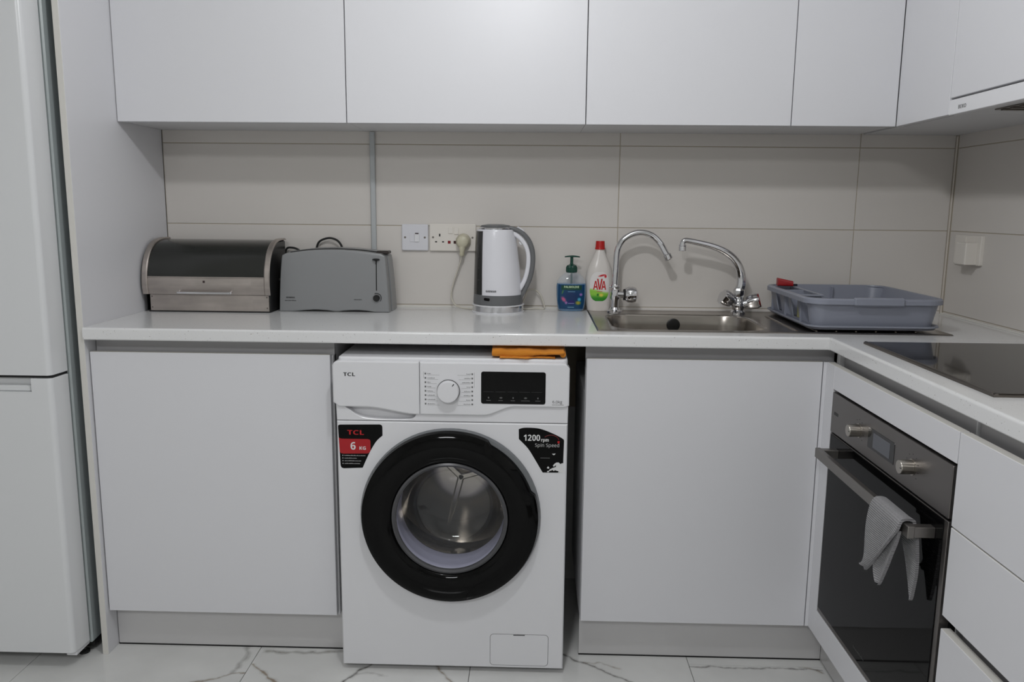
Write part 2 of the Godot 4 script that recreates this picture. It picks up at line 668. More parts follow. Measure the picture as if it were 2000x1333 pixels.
	box_part("wall_body", Vector3(XW, 0, RZ), Vector3(XR + 0.0085, YC, RZ + 0.1), 0.0, M.paint, wf)


func build_lamps() -> void:
	# the bulb over the kitchen: hangs above the frame, a little in front of the units
	var p := Vector3(1.10, 2.10, 1.35)
	var tone := Color(0.985, 0.99, 1.0)
	var t := thing("pendant_lamp", "white globe bulb hanging on a short cord above the kitchen floor", "lamp")
	part("ceiling_rose", S().lathe([[0.0, YC - 0.0005], [0.045, YC - 0.0005], [0.045, YC - 0.015], [0.02, YC - 0.028], [0.0, YC - 0.028]], Transform3D(Basis(), Vector3(p.x, 0, p.z)), 32), M.white_satin, t)
	part("cord", S().tube(PackedVector3Array([Vector3(p.x, YC - 0.027, p.z), Vector3(p.x, p.y + 0.10, p.z)]), 0.003, 8), M.white_satin, t)
	part("bulb_holder", S().lathe([[0.0, 0.105], [0.018, 0.105], [0.020, 0.095], [0.020, 0.045], [0.0, 0.045]], Transform3D(Basis(), p), 24), M.white_satin, t)
	var glow := mat("lamp_glow", Color(0.95, 0.95, 0.95), 0.5)
	glow.emission_enabled = true
	glow.emission = tone
	glow.emission_energy_multiplier = 6.0
	var prof := []
	for k in 17:
		var a := PI * k / 16
		prof.append([0.048 * sin(a), 0.048 * cos(a)])
	part("bulb", S().lathe(prof, Transform3D(Basis(), p), 32), glow, t, 60.0)
	var l := OmniLight3D.new()
	l.name = "bulb_light"
	l.position = p
	l.light_color = tone
	l.light_energy = 0.49
	l.light_size = 0.045
	l.omni_range = 12.0
	l.omni_attenuation = 2.0
	l.shadow_enabled = true
	t.add_child(l)
	settle(t, p)
	# unseen ceiling panel behind the camera, added as soft fill for the kitchen
	t = thing("added_fill_panel", "added unseen fill light, a square white panel on the ceiling behind the camera", "lamp")
	p = Vector3(0.5, YC, 3.7)
	box_part("frame", Vector3(p.x - 0.32, YC - 0.024, p.z - 0.32), Vector3(p.x + 0.32, YC - 0.0005, p.z + 0.32), 0.003, M.white_satin, t)
	var panel := mat("fill_panel_glow", Color(0.95, 0.95, 0.95), 0.5)
	panel.emission_enabled = true
	panel.emission = tone
	panel.emission_energy_multiplier = 3.0
	box_part("fill_panel", Vector3(p.x - 0.30, YC - 0.026, p.z - 0.30), Vector3(p.x + 0.30, YC - 0.0235, p.z + 0.30), 0.0, panel, t)
	var ar := AreaLight3D.new()
	ar.name = "fill_panel_light"
	ar.position = p + Vector3(0, -0.03, 0)
	ar.rotation = Vector3(-PI / 2, 0, 0)
	ar.area_size = Vector2(0.6, 0.6)
	ar.light_color = tone
	ar.light_energy = 3.3
	ar.area_range = 14.0
	ar.area_attenuation = 2.0
	ar.shadow_enabled = true
	t.add_child(ar)
	settle(t, p)


# ---------------------------------------------------------------- fitted units

func build_units() -> void:
	# tall panel between refrigerator and units
	var t := thing("side_panel", "tall white laminate panel between the refrigerator and the kitchen units", "panel")
	box_part("board", Vector3(-0.0164, 0.0, 0.002), Vector3(0.0, 2.2, DP - 0.001), 0.0005, M.laminate, t)
	box_part("edge_band", Vector3(-0.0162, 0.0, DP - 0.001), Vector3(-0.0002, 2.2, DP), 0.0003, M.edge, t, "cream front edge band")
	settle(t, Vector3(-0.0082, 0, 0.26))

	# base cabinets left and right of the washing machine
	for k in 2:
		var x0: float = [0.002, XR0][k]
		var x1: float = [XL1, XR1][k]
		var cx1: float = [XL1 + 0.004, XF + 0.03][k]
		t = thing("base_cabinet", ["white handleless base cabinet left of the washing machine", "white handleless base cabinet between the washing machine and the oven"][k], "cabinet", Vector3.ZERO, "handleless base cabinets")
		box_part("carcass", Vector3(x0, 0.115, 0.02), Vector3(cx1, [H - T_TOP - 0.001, 0.755][k], 0.452), 0.001, M.carcass, t)
		for sx in [[x0, x0 + 0.016], [cx1 - 0.016, cx1]]:
			box_part("side_board", Vector3(sx[0], 0.115, 0.452), Vector3(sx[1], YD1 - 0.004, DD - 0.020), 0.0005, M.carcass, t)
		box_part("grip_channel", Vector3(x0, YD1 - 0.03, 0.452), Vector3(cx1, H - T_TOP - 0.001, 0.468), 0.001, M.channel, t, "grey recessed grip channel")
		var d := box_part("door", Vector3(x0 + 0.001, YD0, DD - 0.0185), Vector3(x1, YD1, DD), 0.0008, M.laminate, t)
		box_part("door_edge", Vector3(x0 + 0.002, YD1 - 0.0002, DD - 0.018), Vector3(x1 - 0.001, YD1 + 0.0004, DD - 0.0006), 0.0002, M.edge, d)
		var kx: float = [cx1 + 0.012, XK][k]
		box_part("plinth", Vector3(x0, 0.003, ZK - 0.016), Vector3(kx, 0.1225, ZK), 0.0008, M.plinth, t, "grey aluminium-look plinth")
		box_part("plinth_seal", Vector3(x0, 0.0, ZK - 0.015), Vector3(kx, 0.004, ZK + 0.0008), 0.0, M.rubber, t)
		settle(t, Vector3((x0 + x1) / 2, 0, 0.25))

	# right run: oven housing and drawer unit, fronts facing left
	t = thing("oven_housing", "white housing cabinet around the built-in oven", "cabinet")
	box_part("carcass", Vector3(XF + 0.10, 0.115, DD + 0.003), Vector3(XR - 0.01, 0.155, 1.154), 0.0, M.carcass, t)
	box_part("side_board", Vector3(XF + 0.022, 0.115, DD + 0.004), Vector3(XR - 0.01, H - T_TOP - 0.001, DD + 0.022), 0.0005, M.carcass, t)
	box_part("side_board", Vector3(XF + 0.03, 0.115, 1.1535), Vector3(XR - 0.01, H - T_TOP - 0.001, 1.1575), 0.0005, M.carcass, t)
	box_part("corner_filler", Vector3(XR1 + 0.0025, YD0, DD - 0.018), Vector3(XF, YD1, DD), 0.0005, M.laminate, t)
	box_part("filler_strip", Vector3(XF, YD0, DD - 0.018), Vector3(XF + 0.018, YD1, 0.5545), 0.0006, M.laminate, t)
	var tp := box_part("top_filler", Vector3(XF, 0.795, 0.5546), Vector3(XF + 0.018, YD1, 1.1575), 0.0006, M.laminate, t)
	box_part("filler_edge", Vector3(XF + 0.0006, YD1 - 0.0002, DD - 0.0), Vector3(XF + 0.0176, YD1 + 0.0005, 1.1570), 0.0002, M.edge, tp)
	box_part("bottom_filler", Vector3(XF, YD0, 0.5546), Vector3(XF + 0.018, 0.1955, 1.1575), 0.0006, M.laminate, t)
	box_part("grip_channel", Vector3(XF + 0.035, YD1 - 0.03, DD + 0.0225), Vector3(XF + 0.049, H - T_TOP - 0.001, 1.1600), 0.0, M.channel, t, "grey recessed grip channel")
	box_part("plinth", Vector3(XK, 0.003, ZK), Vector3(XK + 0.016, 0.1225, 1.1575), 0.0008, M.plinth, t, "grey aluminium-look plinth")
	settle(t, Vector3(2.19, 0, 0.83))

	t = thing("drawer_unit", "white handleless drawer unit to the right of the oven", "cabinet")
	var zd0 := 1.1605
	var zd1 := 1.76
	box_part("carcass", Vector3(XF + 0.05, 0.115, zd0), Vector3(XR - 0.01, H - T_TOP - 0.001, zd1), 0.001, M.carcass, t)
	var ys := [[0.6795, YD1], [0.507, 0.6765], [YD0, 0.481]]
	for y in ys:
		var dr := box_part("drawer", Vector3(XF, y[0], zd0), Vector3(XF + 0.018, y[1], zd1), 0.0008, M.laminate, t)
		box_part("drawer_edge", Vector3(XF + 0.0006, y[1] - 0.0002, zd0 + 0.001), Vector3(XF + 0.0176, y[1] + 0.0004, zd1 - 0.001), 0.0002, M.edge, dr)
	box_part("grip_channel", Vector3(XF + 0.035, YD1 - 0.03, zd0), Vector3(XF + 0.049, H - T_TOP - 0.001, zd1), 0.0, M.channel, t, "grey recessed grip channel")
	box_part("grip_channel", Vector3(XF + 0.030, 0.455, zd0 + 0.02), Vector3(XF + 0.049, 0.53, zd1), 0.001, M.channel, t, "grey recessed grip channel")
	box_part("plinth", Vector3(XK, 0.003, 1.158), Vector3(XK + 0.016, 0.1225, zd1), 0.0008, M.plinth, t)
	settle(t, Vector3(2.19, 0, 1.46))

	# worktops: the long one along the back wall with the sink cut-out, the other butted on the right
	t = thing("worktop", "long white speckled worktop along the tiled back wall holding the sink", "worktop")
	var st := S()
	var y0 := H - T_TOP
	var cut := [1.36, 2.235, 0.055, 0.445]     # sink cut-out
	var zi := DC - 0.02
	st.box(Vector3(0.0005, y0, 0.0005), Vector3(cut[0], H, zi))
	st.box(Vector3(cut[1], y0, 0.0005), Vector3(XR - 0.0005, H, zi))
	st.box(Vector3(cut[0], y0, 0.0005), Vector3(cut[1], H, cut[2]))
	st.box(Vector3(cut[0], y0, cut[3]), Vector3(cut[1], H, zi))
	var nose := PackedVector2Array()            # (z, y) section of the rounded front
	nose.append(Vector2(zi, y0))
	for k in 7:
		var a := -PI / 2 + PI / 2 * k / 6
		nose.append(Vector2(DC - 0.004 + 0.004 * cos(a), y0 + 0.004 + 0.004 * sin(a)))
	for k in 7:
		var a := PI / 2 * k / 6
		nose.append(Vector2(DC - 0.006 + 0.006 * cos(a), H - 0.006 + 0.006 * sin(a)))
	nose.append(Vector2(zi, H))
	# local x -> z, local y -> y, extruded towards -x
	st.extrude(nose, -XC, -0.0005, 0.0, Transform3D(FACE_NX, Vector3.ZERO))
	st.box(Vector3(XC, y0, zi), Vector3(XR - 0.0005, H, DC))
	part("slab", st, M.worktop, t, 25.0)
	settle(t, Vector3(1.2, y0, 0.26))

	t = thing("worktop", "shorter white speckled worktop over the oven holding the black hob", "worktop")
	st = S()
	var xi := XC + 0.02
	st.box(Vector3(xi, y0, DC + 0.0007), Vector3(XR - 0.0005, H, 1.78))
	var nx := PackedVector2Array()              # (x, y) section, extruded along z
	nx.append(Vector2(xi, y0))
	for k in 7:
		var a := -PI / 2 - PI / 2 * k / 6
		nx.append(Vector2(XC + 0.004 + 0.004 * cos(a), y0 + 0.004 + 0.004 * sin(a)))
	for k in 7:
		var a := PI - PI / 2 * k / 6
		nx.append(Vector2(XC + 0.006 + 0.006 * cos(a), H - 0.006 + 0.006 * sin(a)))
	nx.append(Vector2(xi, H))
	st.extrude(nx, DC + 0.0007, 1.78)
	part("slab", st, M.worktop, t, 25.0)
	settle(t, Vector3(2.19, y0, 1.15))

	# wall cabinets
	var ux := [0.0008, 0.6449, 1.3057, 1.8653, XU]
	var names := ["white wall cabinet door above the bread bin and toaster", "white wall cabinet above the kettle", "white wall cabinet above the two taps", "narrow white corner wall cabinet above the dish rack"]
	for k in 4:
		t = thing("wall_cabinet", names[k], "cabinet", Vector3.ZERO, "white wall cabinets")
		var a: float = ux[k]
		var b: float = ux[k + 1]
		box_part("carcass", Vector3(a + 0.0004, U + 0.002, 0.0012), Vector3(b - 0.0004, 2.2, DU - 0.021), 0.0006, M.carcass, t)
		box_part("door", Vector3(a + 0.0012, U, DU - 0.0185), Vector3(b - 0.0014, 2.195, DU), 0.0008, M.laminate, t)
		box_part("light_rail", Vector3(a + 0.004, U - 0.0005, DU - 0.0215), Vector3(b - 0.004, U + 0.004, DU - 0.0188), 0.0003, M.channel, t)
		part("screw_cap", S().lathe([[0.0, 0.0], [0.004, 0.0], [0.003, -0.0012], [0.0, -0.0014]], Transform3D(Basis(), Vector3(a + 0.025, U + 0.002, DU - 0.035)), 12), M.channel, t)
		settle(t, Vector3((a + b) / 2, U, 0.14))
	t = thing("wall_cabinet", "white corner panel cabinet next to the cooker hood", "cabinet", Vector3.ZERO, "white wall cabinets")
	box_part("carcass", Vector3(XU + 0.021, U + 0.002, 0.0012), Vector3(XR - 0.0005, 2.2, 0.556), 0.0006, M.carcass, t)
	box_part("door", Vector3(XU, U, DU + 0.0006), Vector3(XU + 0.0185, 2.195, 0.5545), 0.0008, M.laminate, t)
	box_part("light_rail", Vector3(XU + 0.0188, U - 0.0005, DU + 0.004), Vector3(XU + 0.0212, U + 0.004, 0.552), 0.0003, M.channel, t)
	settle(t, Vector3(2.3, U, 0.28))
	t = thing("wall_cabinet", "white cabinet above the cooker hood at the right edge", "cabinet", Vector3.ZERO, "white wall cabinets")
	box_part("carcass", Vector3(XU + 0.021, 1.5305, 0.5575), Vector3(XR - 0.0005, 2.2, 1.157), 0.0006, M.carcass, t)
	box_part("door", Vector3(XU, 1.5035, 0.5575), Vector3(XU + 0.0185, 2.195, 1.156), 0.0008, M.laminate, t)
	settle(t, Vector3(2.3, 1.53, 0.86))
	t = thing("cooker_hood", "built-in cooker hood with a white pull-out front strip", "hood")
	box_part("visor", Vector3(XU - 0.001, U - 0.002, 0.5575), Vector3(XU + 0.017, 1.4985, 1.157), 0.0012, M.white_satin, t)
	box_part("housing", Vector3(XU + 0.0185, U + 0.002, 0.5585), Vector3(XR - 0.001, 1.530, 1.156), 0.001, M.carcass, t)
	box_part("filter_grille", Vector3(XU + 0.05, U - 0.001, 0.66), Vector3(XR - 0.04, U + 0.0018, 1.10), 0.0005, M.steel_dark, t)
	for k in 12:
		var z := 0.675 + 0.035 * k
		box_part("grille_bar", Vector3(XU + 0.055, U - 0.004, z), Vector3(XR - 0.045, U - 0.001, z + 0.012), 0.0008, M.steel_dark, t)
	text("logo_lettering", "BEKO", t, Vector3(XU - 0.0011, 1.4785, 0.617), FACE_NX, 0.0085, M.print_grey, true, 0.034)
	settle(t, Vector3(2.3, U, 0.86))

	# cable trunking on the tiles
	t = thing("cable_trunking", "slim grey cable trunking running down the wall tiles behind the toaster", "cable trunking")
	part("cover", S().extrude(rrect(0.654, 0.0005, 0.6705, 0.0115, 0.004, 4), H, U, 0.0, Transform3D(Basis(Vector3(1, 0, 0), Vector3(0, 0, 1), Vector3(0, 1, 0)), Vector3.ZERO)), mat("trunking", Color(0.70, 0.715, 0.72), 0.4), t)
	settle(t, Vector3(0.662, H, 0.006))


# ---------------------------------------------------------------- refrigerator

func build_fridge() -> void:
	var t := thing("refrigerator", "tall white two-door refrigerator left of the side panel", "refrigerator")
	var x0 := -0.625
	var x1 := -0.0430
	var zb := 0.532
	var zf := 0.6
	box_part("cabinet_body", Vector3(x0 + 0.002, 0.035, 0.03), Vector3(x1 + 0.002, 1.85, zb - 0.010), 0.004, M.fridge_side, t)
	var sec := func(r: float) -> PackedVector2Array:
		var p := PackedVector2Array()          # (x, -z)
		p.append(Vector2(x0, -zb))
		p.append(Vector2(x1, -zb))
		p.append(Vector2(x1 - 0.001, -(zb + 0.022)))
		for k in 9:
			var a := PI / 2 * k / 8
			p.append(Vector2(x1 - 0.004 - r + r * cos(a), -(zf - r - 0.0) - r * sin(a)))
		for k in 9:
			var a := PI / 2 + PI / 2 * k / 8
			p.append(Vector2(x0 + r + r * cos(a), -(zf - r) - r * sin(a)))
		return p
	var up := part("door", S().extrude(sec.call(0.013), 0.8085, 1.845, 0.004, Transform3D(FACE_Y, Vector3.ZERO)), M.fridge_white, t, 30.0)
	# lower door: main leaf below the grip recess, and the top band right of it
	var st := S()
	st.extrude(sec.call(0.013), 0.049, 0.7655, 0.0, Transform3D(FACE_Y, Vector3.ZERO))
	var lo := part("door", st, M.fridge_white, t, 30.0)
	var band := S()
	var p := PackedVector2Array()
	p.append(Vector2(-0.0995, -zb))
	p.append(Vector2(x1, -zb))
	p.append(Vector2(x1 - 0.001, -(zb + 0.022)))
	for k in 9:
		var a := PI / 2 * k / 8
		p.append(Vector2(x1 - 0.004 - 0.013 + 0.013 * cos(a), -(zf - 0.013) - 0.013 * sin(a)))
	p.append(Vector2(-0.0995, -zf))
	band.extrude(p, 0.7655, 0.8005, 0.002, Transform3D(FACE_Y, Vector3.ZERO))
	part("door_top_band", band, M.fridge_white, lo, 30.0)
	box_part("grip_recess", Vector3(x0 + 0.004, 0.7655, zb), Vector3(-0.0995, 0.7995, zf - 0.022), 0.001, M.fridge_white, lo, "pale grey hand grip recess")
	box_part("grip_lip", Vector3(x0 + 0.004, 0.7655, zf - 0.022), Vector3(-0.104, 0.781, zf - 0.006), 0.003, M.fridge_white, lo)
	for y in [[0.06, 0.795], [0.815, 1.835]]:
		box_part("gasket", Vector3(x0 + 0.012, y[0], zb - 0.011), Vector3(x1 - 0.008, y[1], zb + 0.001), 0.002, mat("gasket_grey", Color(0.62, 0.64, 0.64), 0.6), t)
	box_part("middle_gap", Vector3(x0 + 0.01, 0.8, zb - 0.008), Vector3(x1 - 0.006, 0.809, zf - 0.012), 0.0, M.rubber, t)
	part("hinge", S().box(Vector3(x1 - 0.05, 0.8012, zb + 0.012), Vector3(x1 - 0.010, 0.8078, zf - 0.018), 0.001), M.steel_dark, t)
	box_part("base_rail", Vector3(x0 + 0.01, 0.012, 0.05), Vector3(x1 - 0.006, 0.04, zb - 0.03), 0.002, M.rubber, t)
	box_part("bottom_hinge", Vector3(x1 - 0.035, 0.034, zb - 0.01), Vector3(x1 - 0.006, 0.0487, zf - 0.014), 0.002, M.white_satin, t)
	for q in [[x0 + 0.04, 0.49], [x1 - 0.03, 0.51], [x0 + 0.04, 0.08], [x1 - 0.03, 0.08]]:
		part("foot", S().lathe([[0.0, 0.0], [0.014, 0.0], [0.014, 0.006], [0.007, 0.010], [0.007, 0.036], [0.0, 0.036]], Transform3D(Basis(), Vector3(q[0], 0, q[1])), 16), M.rubber, t)
	settle(t, Vector3((x0 + x1) / 2, 0, 0.3))


# ---------------------------------------------------------------- washing machine

func build_washer() -> void:
	var t := thing("washing_machine", "white front-loading washing machine with black porthole ring under the worktop", "washing machine")
	var x0 := 0.6654
	var x1 := 1.2624
	var zf := 0.5655
	var wm: Material = M.white_gloss
	var body := S()
	body.box(Vector3(x0 + 0.004, 0.03, 0.10), Vector3(x1 - 0.004, 0.84, 0.20), 0.002)
	body.box(Vector3(x0 + 0.004, 0.03, 0.20), Vector3(x0 + 0.02, 0.84, zf - 0.036), 0.002)
	body.box(Vector3(x1 - 0.02, 0.03, 0.20), Vector3(x1 - 0.004, 0.84, zf - 0.036), 0.002)
	body.box(Vector3(x0 + 0.02, 0.03, 0.20), Vector3(x1 - 0.02, 0.05, zf - 0.036), 0.002)
	body.box(Vector3(x0 + 0.02, 0.70, 0.20), Vector3(x1 - 0.02, 0.83, zf - 0.036), 0.002)
	part("cabinet_body", body, M.white_satin, t)
	part("lid", S().extrude(rrect(x0 + 0.004, -(zf - 0.022), x1 - 0.004, -0.10, 0.012, 4), 0.84, 0.858, 0.004, Transform3D(FACE_Y, Vector3.ZERO)), M.white_satin, t)
	# front sheet with the porthole opening
	var c := Vector2(0.960, 0.444)
	var hole := 0.190
	var fp := S()
	var n := 64
	var out_ring := PackedVector2Array()
	var in_ring := PackedVector2Array()
	var lo := Vector2(x0 + 0.002, 0.014)
	var hi := Vector2(x1 - 0.002, 0.6935)
	for k in n:
		var a := TAU * k / n
		var d := Vector2(cos(a), sin(a))
		in_ring.append(c + d * hole)
		var sx: float = ((hi.x if d.x > 0 else lo.x) - c.x) / d.x if absf(d.x) > 1e-6 else 1e9
		var sy: float = ((hi.y if d.y > 0 else lo.y) - c.y) / d.y if absf(d.y) > 1e-6 else 1e9
		out_ring.append(c + d * minf(sx, sy))
	for corner in [lo, hi, Vector2(lo.x, hi.y), Vector2(hi.x, lo.y)]:      # snap the nearest ray to each corner
		var best := 0
		for k in n:
			if out_ring[k].distance_to(corner) < out_ring[best].distance_to(corner):
				best = k
		out_ring[best] = corner
	var lay := func(p: PackedVector2Array, z: float, grow := 0.0) -> PackedVector3Array:
		var r := PackedVector3Array()
		for q in p:
			var e := Vector2(clampf(q.x, lo.x + grow, hi.x - grow), clampf(q.y, lo.y + grow, hi.y - grow)) if grow > 0 else q
			r.append(Vector3(e.x, e.y, z))
		return r
	fp.loft([lay.call(in_ring, zf - 0.03), lay.call(in_ring, zf - 0.003), lay.call(out_ring, zf - 0.003, 0.003), lay.call(out_ring, zf - 0.006), lay.call(out_ring, zf - 0.03), lay.call(in_ring, zf - 0.03)], false)
	part("front_panel", fp, wm, t, 30.0)
	# lower strip under the control fascia, dipping for the drawer grip
	var strip := PackedVector2Array([Vector2(x0 + 0.002, 0.6950), Vector2(x1 - 0.002, 0.6950), Vector2(x1 - 0.0015, 0.74), Vector2(0.876, 0.74), Vector2(0.874, 0.716)])
	strip.append_array(spline2([[0.868, 0.7060], [0.855, 0.7010], [0.80, 0.6990], [0.745, 0.7020], [0.718, 0.7110], [0.703, 0.7220], [0.690, 0.7300]], 5))
	strip.append(Vector2(0.686, 0.745))
	strip.append(Vector2(x0 + 0.0005, 0.745))
	part("fascia_strip", S().extrude(strip, zf - 0.032, zf - 0.005, 0.002), wm, t, 30.0)
	box_part("grip_back", Vector3(0.68, 0.6955, zf - 0.031), Vector3(0.88, 0.75, zf - 0.025), 0.0, wm, t)
	# control fascia with wavy lower edge: detergent drawer front and control side
	var wave := func(x: float) -> float:
		var a := smoothstep(0.74, 0.88, x)
		var b := smoothstep(1.045, 1.125, x)
		return lerpf(lerpf(0.7315, 0.7135, a), 0.7375, b) + 0.012 * (1.0 - smoothstep(x0 - 0.008, x0 + 0.012, x)) + 0.006 * smoothstep(x1 - 0.012, x1 + 0.004, x)
	var crown := func(x: float) -> float:
		var r := 0.016
		var d: float = maxf(0.0, maxf(x0 - 0.006 + r - x, x - (x1 + 0.001 - r)))
		return 0.851 - (r - sqrt(maxf(0.0, r * r - d * d)))
	for seg in [[x0 - 0.0055, 0.8818, "detergent_drawer"], [0.8826, x1 + 0.0005, "control_panel"]]:
		var poly := PackedVector2Array()
		var m := 44
		for k in m + 1:
			var x: float = lerpf(seg[0], seg[1], float(k) / m)
			poly.append(Vector2(x, wave.call(x)))
		for k in m + 1:
			var x: float = lerpf(seg[1], seg[0], float(k) / m)
			poly.append(Vector2(x, crown.call(x)))
		var f := part(seg[2], S().extrude(poly, zf - 0.034, zf + 0.0005, 0.0035), wm, t, 50.0)
		if seg[2] == "detergent_drawer":
			text("logo_lettering", "TCL", f, Vector3(0.7035, 0.8165, zf + 0.0006), FACE_Z, 0.0092, M.print_black, true, 0.030)
		else:
			controls(f, zf + 0.0005)
	# porthole door
	var face := Transform3D(Basis(Vector3.RIGHT, PI / 2), Vector3(c.x, c.y, zf))      # local y -> +z
	part("door_bezel", S().lathe([[0.19, -0.01], [0.2350, -0.01], [0.2350, 0.004], [0.2320, 0.010], [0.19, 0.010], [0.19, -0.01]], face, 72), mat("bezel_grey", Color(0.46, 0.47, 0.48), 0.25, 0.3), t)
	var dr := []
	for p in [[0.1490, 0.010], [0.1490, 0.020], [0.156, 0.0290], [0.168, 0.0335], [0.192, 0.0350], [0.216, 0.0315], [0.2285, 0.0230], [0.2315, 0.0105], [0.1490, 0.010]]:
		var r := PackedVector3Array()
		for k in 128:
			var a := TAU * k / 128                       # from the bottom of the ring
			var up := fposmod(PI - a, TAU)               # clockwise from the top
			var dip := smoothstep(0.43, 0.50, up) * (1.0 - smoothstep(1.22, 1.29, up))
			var rr: float = p[0] - (0.0085 * dip if p[0] > 0.2 else 0.0)
			r.append(face * Vector3(rr * sin(a), p[1], rr * cos(a)))
		dr.append(r)
	var door := part("door_ring", S().loft(dr, false), M.black_gloss, t, 40.0, "glossy black door ring")
	part("inner_rim", S().lathe([[0.1390, 0.016], [0.1400, 0.0225], [0.1450, 0.0265], [0.1500, 0.0245], [0.1500, 0.014], [0.1390, 0.016]], face, 72), mat("rim_grey", Color(0.30, 0.30, 0.31), 0.22), door)
	part("door_glass", S().lathe([[0.1395, 0.0195], [0.1360, 0.010], [0.1310, -0.015], [0.1240, -0.050], [0.1140, -0.080], [0.096, -0.097], [0.055, -0.105], [0.0, -0.107]], face, 72, 0.0, TAU, false), M.door_glass, door, 60.0)
	# rubber boot, drum with lifters
	part("door_seal", S().lathe([[0.190, 0.0], [0.150, 0.006], [0.143, 0.003], [0.1395, -0.010], [0.1460, -0.024], [0.1395, -0.042], [0.1440, -0.056], [0.1400, -0.072], [0.150, -0.098], [0.196, -0.10]], face, 72, 0.0, TAU, false), M.lavender, t, 60.0, "pale lavender rubber seal")
	var drum := part("drum", S().lathe([[0.150, -0.100], [0.215, -0.108], [0.228, -0.12], [0.228, -0.30], [0.215, -0.325], [0.17, -0.335], [0.10, -0.322], [0.06, -0.325], [0.0, -0.325]], face, 72, 0.0, TAU, false), M.drum_steel, t, 40.0)
	for k in 3:
		var a := TAU * k / 3 + 1.05
		var b := Transform3D(Basis(Vector3.BACK, a), Vector3(c.x, c.y, zf))
		var l := S()
		var rings := []
		for s in 6:
			var z := -0.115 - 0.036 * s
			var tall := 0.036 * sin(PI * (s + 0.6) / 6.2)
			var r := PackedVector3Array()
			for q in [[-0.035, 0.229], [-0.018, 0.229 - tall * 0.8], [0.0, 0.229 - tall], [0.018, 0.229 - tall * 0.8], [0.035, 0.229]]:
				r.append(b * Vector3(q[0], q[1], z))
			rings.append(r)
		l.loft(rings)
		part("lifter", l, M.drum_steel, drum, 50.0)
		var spoke := PackedVector2Array([Vector2(-0.010, -0.01), Vector2(0.010, -0.01), Vector2(0.009, 0.09), Vector2(0.004, 0.165), Vector2(-0.004, 0.165), Vector2(-0.009, 0.09)])
		part("drum_rib", S().extrude(spoke, -0.335, -0.305, 0.004, Transform3D(Basis(Vector3.BACK, a - 0.25), Vector3(c.x, c.y, zf))), M.drum_steel, drum)
	# stickers and flap
	sticker_left(t, zf - 0.003)
	sticker_right(t, zf - 0.003)
	var gap := part("flap_shade_line", S().extrude(rrect(1.0645, 0.0215, 1.2210, 0.1125, 0.010, 5), zf - 0.0040, zf - 0.0029), mat("shade_line_grey", grey(0.45), 0.6), t)  # grey sheet whose edge paints the shade line of a groove round the flap
	var flap := part("filter_flap", S().extrude(rrect(1.0657, 0.0227, 1.2198, 0.1113, 0.009, 5), zf - 0.0040, zf - 0.0024, 0.0004), wm, t)
	box_part("finger_slot", Vector3(1.127, 0.1088, zf - 0.0030), Vector3(1.158, 0.1112, zf - 0.0021), 0.0003, M.print_black, flap)
	for q in [[x0 + 0.05, 0.50], [x1 - 0.05, 0.50], [x0 + 0.05, 0.15], [x1 - 0.05, 0.15]]:
		part("foot", S().lathe([[0.0, 0.0], [0.02, 0.0], [0.02, 0.008], [0.008, 0.012], [0.008, 0.031], [0.0, 0.031]], Transform3D(Basis(), Vector3(q[0], 0, q[1])), 16), M.rubber, t)
	settle(t, Vector3((x0 + x1) / 2, 0, 0.33))

